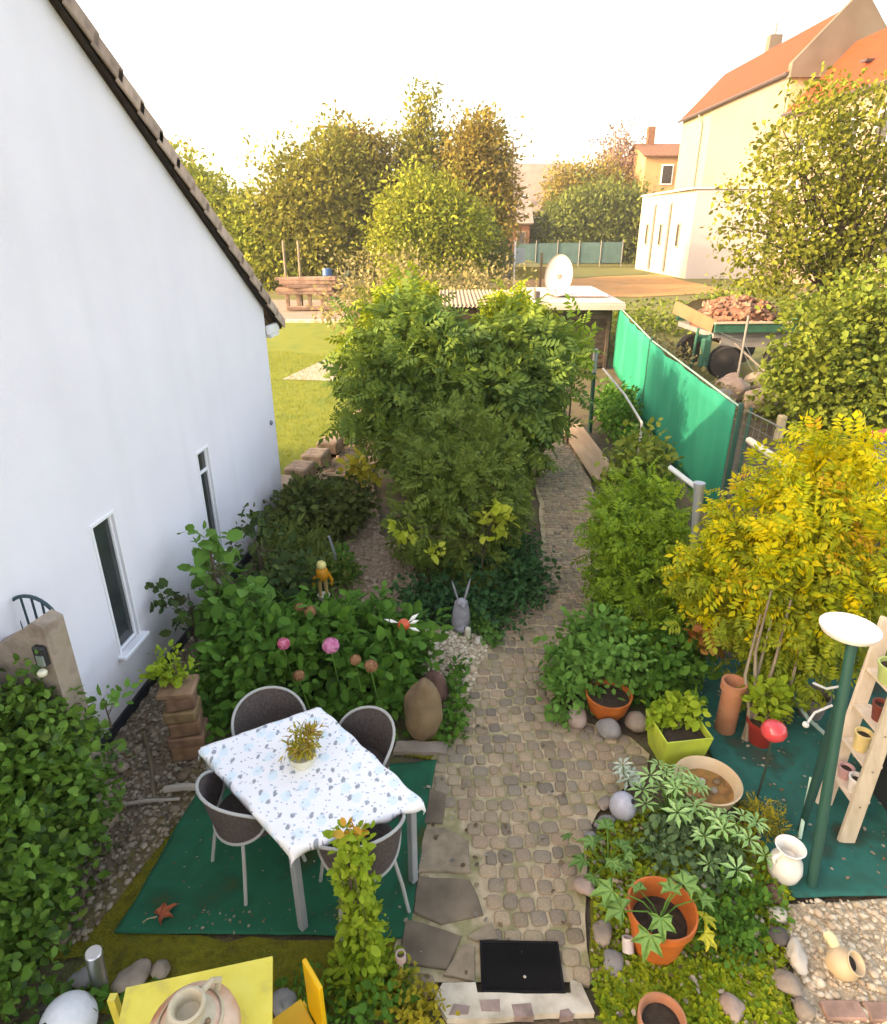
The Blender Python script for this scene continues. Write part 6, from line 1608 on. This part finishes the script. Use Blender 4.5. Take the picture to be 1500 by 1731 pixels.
pot('clay_pipe_pot', 'tall narrow terracotta pipe pot at the foot of the yellow shrub', (2.44, 4.42, 0), [(0, 0), (.075, 0), (.085, .02), (.085, .43), (.105, .44), (.105, .52), (.085, .52), (.07, .46), (.07, .3), (0, .3)], TERRA, .07, .40)
pot('red_pot', 'dark red pot half hidden behind the red ball stake', (2.68, 4.28, 0), cup(.09, .125, .24), flat('red_glaze', (.28, .03, .02), rough=.4), .11, .2)
rs = empty('red_ball_stake', (2.38, 3.66, 0), 0, 'glossy red ball on a thin dark stake beside the tan bowl', 'garden ornament')
mb = MB(); mb.lathe([(0, .61), (.05, .615), (.085, .655), (.09, .69), (.07, .735), (.03, .757), (0, .76)], n=22); mb.build('ball', flat('shiny_red', (.58, .055, .06), rough=.18, coat=.5, var=.1), rs, smooth=True)
mb = MB(); mb.tube([(0, 0, 0), (.01, .0, .3), (0, 0, .62)], .009, n=6); mb.build('stake', flat('dark_stake', (.03, .05, .035)), rs)
pot('grey_bucket', 'grey plant pot standing on the teal carpet behind the bird bath pole', (3.28, 4.62, .012), cup(.10, .125, .22, rim=.01), pmat('grey_plastic', [(.15, .13, .12), (.2, .17, .16)], scale=4, rough=.6), .11, .17)
mb = MB(); mb.tube([(2.98, 4.75, .35), (3.16, 4.45, .1), (3.3, 4.2, .03)], .018, n=6); o = mb.build('grey_green_rod', flat('rod_green', (.22, .33, .28))); tag(o, 'pale green rod leaning towards the grey plant pot', 'rod')

# bird bath on a green pole
bb = empty('bird_bath', (2.44, 2.96, 0), 0, 'white round bird bath dish on a tall dark green pole', 'bird bath')
pole = [(0, 0, 0), (.03, .19, .85), (.06, .37, 1.68)]
mb = MB(); mb.tube(pole, [.034, .032, .03], n=12); mb.build('pole', DGREEN, bb, smooth=True)
mb = MB(); mb.tube([(.14, .42, .0), (.14, .45, 1.62)], .026, n=10); mb.build('pole', flat('pole_green_dark', (.008, .05, .04), rough=.5), bb, smooth=True)
mb = MB(); mb.lathe([(0, 0), (.09, .0), (.155, .012), (.17, .035), (.172, .05), (.16, .055), (.14, .035), (0, .025)], n=36, M=Matrix.Translation((.075, .44, 1.69))); mb.build('dish', pmat('bath_white', [(.60, .57, .50), (.76, .73, .67)], scale=9, rough=.6, bump=.2), bb, smooth=True)
mb = MB(); mb.tube([(.07, .36, 1.35), (-.02, .36, 1.33), (-.10, .38, 1.36)], .008, n=6); mb.tube([(.05, .36, 1.2), (-.05, .36, 1.14), (-.09, .34, 1.08)], .008, n=6); mb.rock((-.1, .34, 1.06), (.022, .022, .022), seed=1, sub=2, rough=0); mb.build('bracket', flat('bracket_grey', (.42, .44, .42), rough=.4), bb, smooth=True)
mb = MB(); mb.tube([(2.54, 3.32, .012), (2.63, 3.5, .4)], .014, n=7); o = mb.build('light_green_stick', flat('mint_stick', (.42, .6, .45))); tag(o, 'pale mint green stick leaning beside the green pole', 'stick')

# wooden step shelf with pots
WOODL = pmat('bare_timber', [(.40, .33, .22), (.52, .44, .31)], scale=3, stretch=(6, 6, .6), rough=.8, bump=.3)
WOODE = pmat('pale_timber', [(.52, .42, .30), (.62, .52, .39)], scale=3, stretch=(6, 6, .6), rough=.8, bump=.3)
lad = empty('step_shelf', (2.95, 3.35, 0), 0, 'leaning timber ladder shelf holding plant pots at the right edge', 'shelf')
LA = Vector((-.10, -.06, 0)); LB = Vector((.22, .30, 1.0)); off = Vector((.02, .33, .0))
def board(a, b, w, t, side):
    a, b = Vector(a), Vector(b)
    d = (b - a).normalized(); s = Vector(side); s = (s - d * s.dot(d)).normalized(); n = d.cross(s)
    L = (b - a).length
    M = Matrix.Translation(a) @ Matrix((s, n, d)).transposed().to_4x4()
    mb = MB(); mb.box((0, 0, L / 2), (w, t, L), M=M, bev=.004); return mb
LB2 = LA + (LB - LA) * 1.35
board(LA, LB2, .115, .032, (1, 0, 0)).build('side_rail', WOODL, lad)
board(LA + off, LB2 + off, .115, .032, (1, 0, 0)).build('side_rail', WOODE, lad)
for k, t in enumerate((.26, .5, .74, 1.0)):
    c = LA + (LB - LA) * t + off * .5
    mb = MB(); mb.box((c.x + .02, c.y, c.z), (.13, .295, .024), bev=.003); mb.build('shelf', WOODE, lad)
    for s_ in (0, 1):
        sc = MB(); p = LA + (LB - LA) * t + off * s_; sc.lathe([(0, 0), (.008, 0), (.006, .004), (0, .005)], n=8, M=Matrix.Translation(p + Vector((.0, -.02 if s_ == 0 else .02, 0))) @ Matrix.Rotation(R(90), 4, 'X')); sc.build('screw', flat('screw_dark', (.2, .15, .1)), lad)
board(LA + Vector((.75, .1, 0)), LB2 + Vector((.06, .05, 0)), .1, .03, (1, 0, 0)).build('back_leg', DARKWOOD, lad)
def on_shelf(t): return Vector((2.95, 3.35, 0)) + LA + (LB - LA) * t + off * .5 + Vector((.02, 0, .012))
p = on_shelf(.5); pot('yellow_pot', 'cream yellow pot on the ladder shelf', p + Vector((0, .03, 0)), cup(.045, .06, .15, rim=.004, rimh=.012), flat('cream_yellow', (.66, .52, .22), rough=.5), .05, .12)
p = on_shelf(.26); pot('white_pot', 'white pot on the lowest ladder shelf step', p + Vector((0, -.05, 0)), cup(.04, .055, .13, rim=.004, rimh=.012), flat('chalk_white', (.66, .62, .56), rough=.6), .045, .1)
pot('pink_pot', 'dusky pink little pot on the lowest ladder shelf step', p + Vector((0, .08, 0)), cup(.035, .05, .10, rim=.004, rimh=.012), flat('dusky_pink', (.48, .28, .27), rough=.6), .04, .08)
p = on_shelf(.74); pot('brown_pot', 'dark red brown pot on the upper ladder shelf step', p + Vector((.02, -.02, 0)), cup(.045, .065, .14, rim=.004, rimh=.012), flat('oxblood', (.18, .045, .03), rough=.5), .05, .11)
p = on_shelf(1.0); pot('pale_green_pot', 'pale green pot high on the ladder shelf at the right edge', p + Vector((.0, -.02, 0)), cup(.07, .095, .15, rim=.006, rimh=.02), flat('pale_green', (.42, .52, .18), rough=.5), .08, .12)
mb = MB(); mb.lathe([(0, 0), (.06, .0), (.075, .06), (.06, .11), (0, .12)], n=18); o = mb.build('grey_urn', flat('urn_grey', (.30, .28, .27), rough=.7), None, smooth=True, loc=on_shelf(1.0) + Vector((.12, .12, .25))); tag(o, 'grey stone urn at the top of the ladder shelf', 'urn')
board((0, 0, 0), (0, .0, 1), .3, .3, (1, 0, 0))
mb = MB(); mb.box((3.55, 3.5, .3), (.5, .75, .6), bev=.02); o = mb.build('dark_crate', flat('crate_black', (.02, .025, .025), rough=.8)); tag(o, 'black storage box behind the ladder shelf', 'box')

# jug, stones, grey ball, small pots
JW = flat('cream_white_glaze', (.74, .70, .60), rough=.3, var=.05)
jw = empty('cream_jug', (2.27, 3.02, 0), R(15), 'cream white bulbous jug with flared mouth beside the green pole', 'jug')
mb = MB(); mb.lathe([(0, 0), (.06, 0), (.095, .05), (.108, .11), (.098, .17), (.07, .215), (.062, .24), (.075, .275), (.095, .295), (.088, .298), (.066, .275), (.05, .24), (.055, .2), (0, .15)], n=32); mb.build('body', JW, jw, smooth=True)
for sx in (-1, 1):
    mb = MB(); mb.tube([(sx * .065, 0, .25), (sx * .115, 0, .225), (sx * .105, 0, .17)], .014, n=8); mb.build('handle', JW, jw, smooth=True)
gb = empty('stone_ball', (1.32, 3.52, 0), R(30), 'smooth grey stone ball with a dark hole beside the path', 'garden ornament')
mb = MB(); mb.rock((0, 0, .10), (.098, .098, .108), seed=0, sub=4, rough=0); mb.build('ball', pmat('ball_grey', [(.32, .32, .34), (.44, .44, .46)], scale=16, rough=.7, bump=.2), gb, smooth=True)
mb = MB(); mb.rock((.03, -.05, .175), (.024, .022, .018), seed=0, sub=2, rough=0); mb.build('hole', flat('hole_black', (.02, .02, .02), rough=.9), gb, smooth=True)
gp2 = empty('brass_jar', (2.33, 2.42, 0), R(40), 'overturned tan clay jar with open mouth on the light gravel', 'jar')
M = Matrix.Translation((0, 0, .07)) @ Matrix.Rotation(R(38), 4, 'X')
mb = MB(); mb.lathe([(0, -.08), (.05, -.08), (.085, -.03), (.085, .03), (.06, .06), (.055, .075), (.065, .09), (.058, .092), (.045, .07), (.04, .04), (0, .0)], n=26, M=M); mb.build('body', TANB, gp2, smooth=True)
mb = MB(); mb.lathe([(0, 0), (.042, 0), (.04, .005), (0, .005)], n=18, M=M @ Matrix.Translation((0, 0, .045))); mb.build('mouth', flat('dark_inside', (.03, .02, .015), rough=.9), gp2)
mb = MB(); mb.tube([(.03, .05, .10), (.06, .1, .12), (.07, .13, .12)], [.03, .034, .03], n=10); mb.build('spout', flat('cream_spout', (.62, .54, .3)), gp2, smooth=True)
rp = pot('terracotta_pot', 'terracotta pot cut off at the bottom edge of the bed', (1.15, 2.07, 0), cup(.085, .11, .2, rim=.014, rimh=.05), TERRA, .1, .15)
for k, (x, y_, s, m, lb) in enumerate((
    (2.09, 2.47, (.055, .1, .06), 4, 'long cream stone at the left edge of the light gravel'), (1.96, 2.33, (.09, .06, .05), 0, 'tan stone at the bottom end of the right bed'), (2.14, 2.88, (.07, .06, .05), 6, 'rusty brown stone in front of the cream jug'),
    (2.1, 2.74, (.06, .05, .04), 4, 'white chipped stone below the rusty brown stone'), (2.05, 2.6, (.05, .05, .04), 3, 'dark stone between the cream stones along the gravel'), (.93, 2.93, (.06, .07, .05), 2, 'pinkish stone at the path edge left of the orange pot'),
    (.98, 2.62, (.08, .06, .05), 0, 'tan stone at the foot of the big orange pot'), (1.0, 2.45, (.07, .06, .04), 1, 'grey stone among moss under the big orange pot'), (1.22, 3.62, (.07, .05, .03), 0, 'flat tan stone above the grey ball'), (1.18, 3.45, (.08, .05, .03), 1, 'flat mossy stone left of the grey ball'),
    (1.05, 3.32, (.05, .04, .03), 1, 'small grey stone on the path edge by the seedlings'), (1.6, 2.2, (.07, .06, .05), 2, 'round stone peeping through the moss at the bottom'), (2.0, 2.2, (.06, .05, .04), 0, 'brown stone at the gravel corner near the brick row'))):
    rock(x, y_, s, m, 100 + k, lb)
mb = MB(); mb.lathe([(.026, 0), (.034, .0), (.034, .08), (.022, .08), (.02, .0)], n=14, M=Matrix.Rotation(R(-35), 4, 'X')); o = mb.build('pipe_end', flat('pale_pink_pipe', (.55, .48, .44)), None, smooth=True, loc=(1.1, 2.5, .05)); tag(o, 'little open pipe end left of the big orange pot base', 'pipe')
br = empty('brick_row', (2.5, 2.2, 0), 0, 'row of reddish pavers along the bottom edge of the light gravel', 'edging')
bk2 = MB(); bk2.box((0, 0, 0), (.22, .1, .06), bev=.008); bk2m = bk2.mesh('brick', object_mat('paver_red', [(.28, .17, .12), (.34, .21, .15), (.25, .15, .11)], scale=12))
for k in range(6): link('brick', bk2m, br, (-.28 + k * .235, rnd.uniform(-.008, .008), .0), (0, 0, rnd.uniform(-.04, .04)))
# blue bin at the right edge
bn = empty('blue_bin', (4.95, 6.9, 1.2), R(20), 'blue plastic bin with red lid at the right edge behind the yellow shrub', 'bin')
mb = MB(); mb.lathe([(0, 0), (.17, 0), (.2, .5), (.2, .66), (0, .66)], n=4, M=Matrix.Rotation(R(45), 4, 'Z')); mb.build('tub', flat('bin_blue', (.03, .10, .32), rough=.45), bn)
mb = MB(); mb.box((0, 0, .70), (.34, .34, .07), bev=.015); mb.build('lid', flat('bin_red', (.42, .06, .04), rough=.5), bn)
mb = MB(); mb.box((0, 0, -.6), (.5, .5, 1.2)); mb.build('stand', DARKWOOD, bn)

# ================================================================== evening air: one closed box of thin haze round the whole scene
mb = MB(); mb.box((0, 450, 26), (2000, 1300, 58)); 
hz = mb.build('haze', None)
hm = bpy.data.materials.new('haze_air'); hm.use_nodes = True
nt = hm.node_tree; nt.nodes.clear()
vo = nt.nodes.new('ShaderNodeVolumePrincipled'); ho = nt.nodes.new('ShaderNodeOutputMaterial')
vo.inputs['Density'].default_value = .0006; vo.inputs['Color'].default_value = (.93, .95, .95, 1); vo.inputs['Anisotropy'].default_value = .2
nt.links.new(vo.outputs[0], ho.inputs['Volume'])
hz.data.materials.append(hm); hz['kind'] = 'stuff'
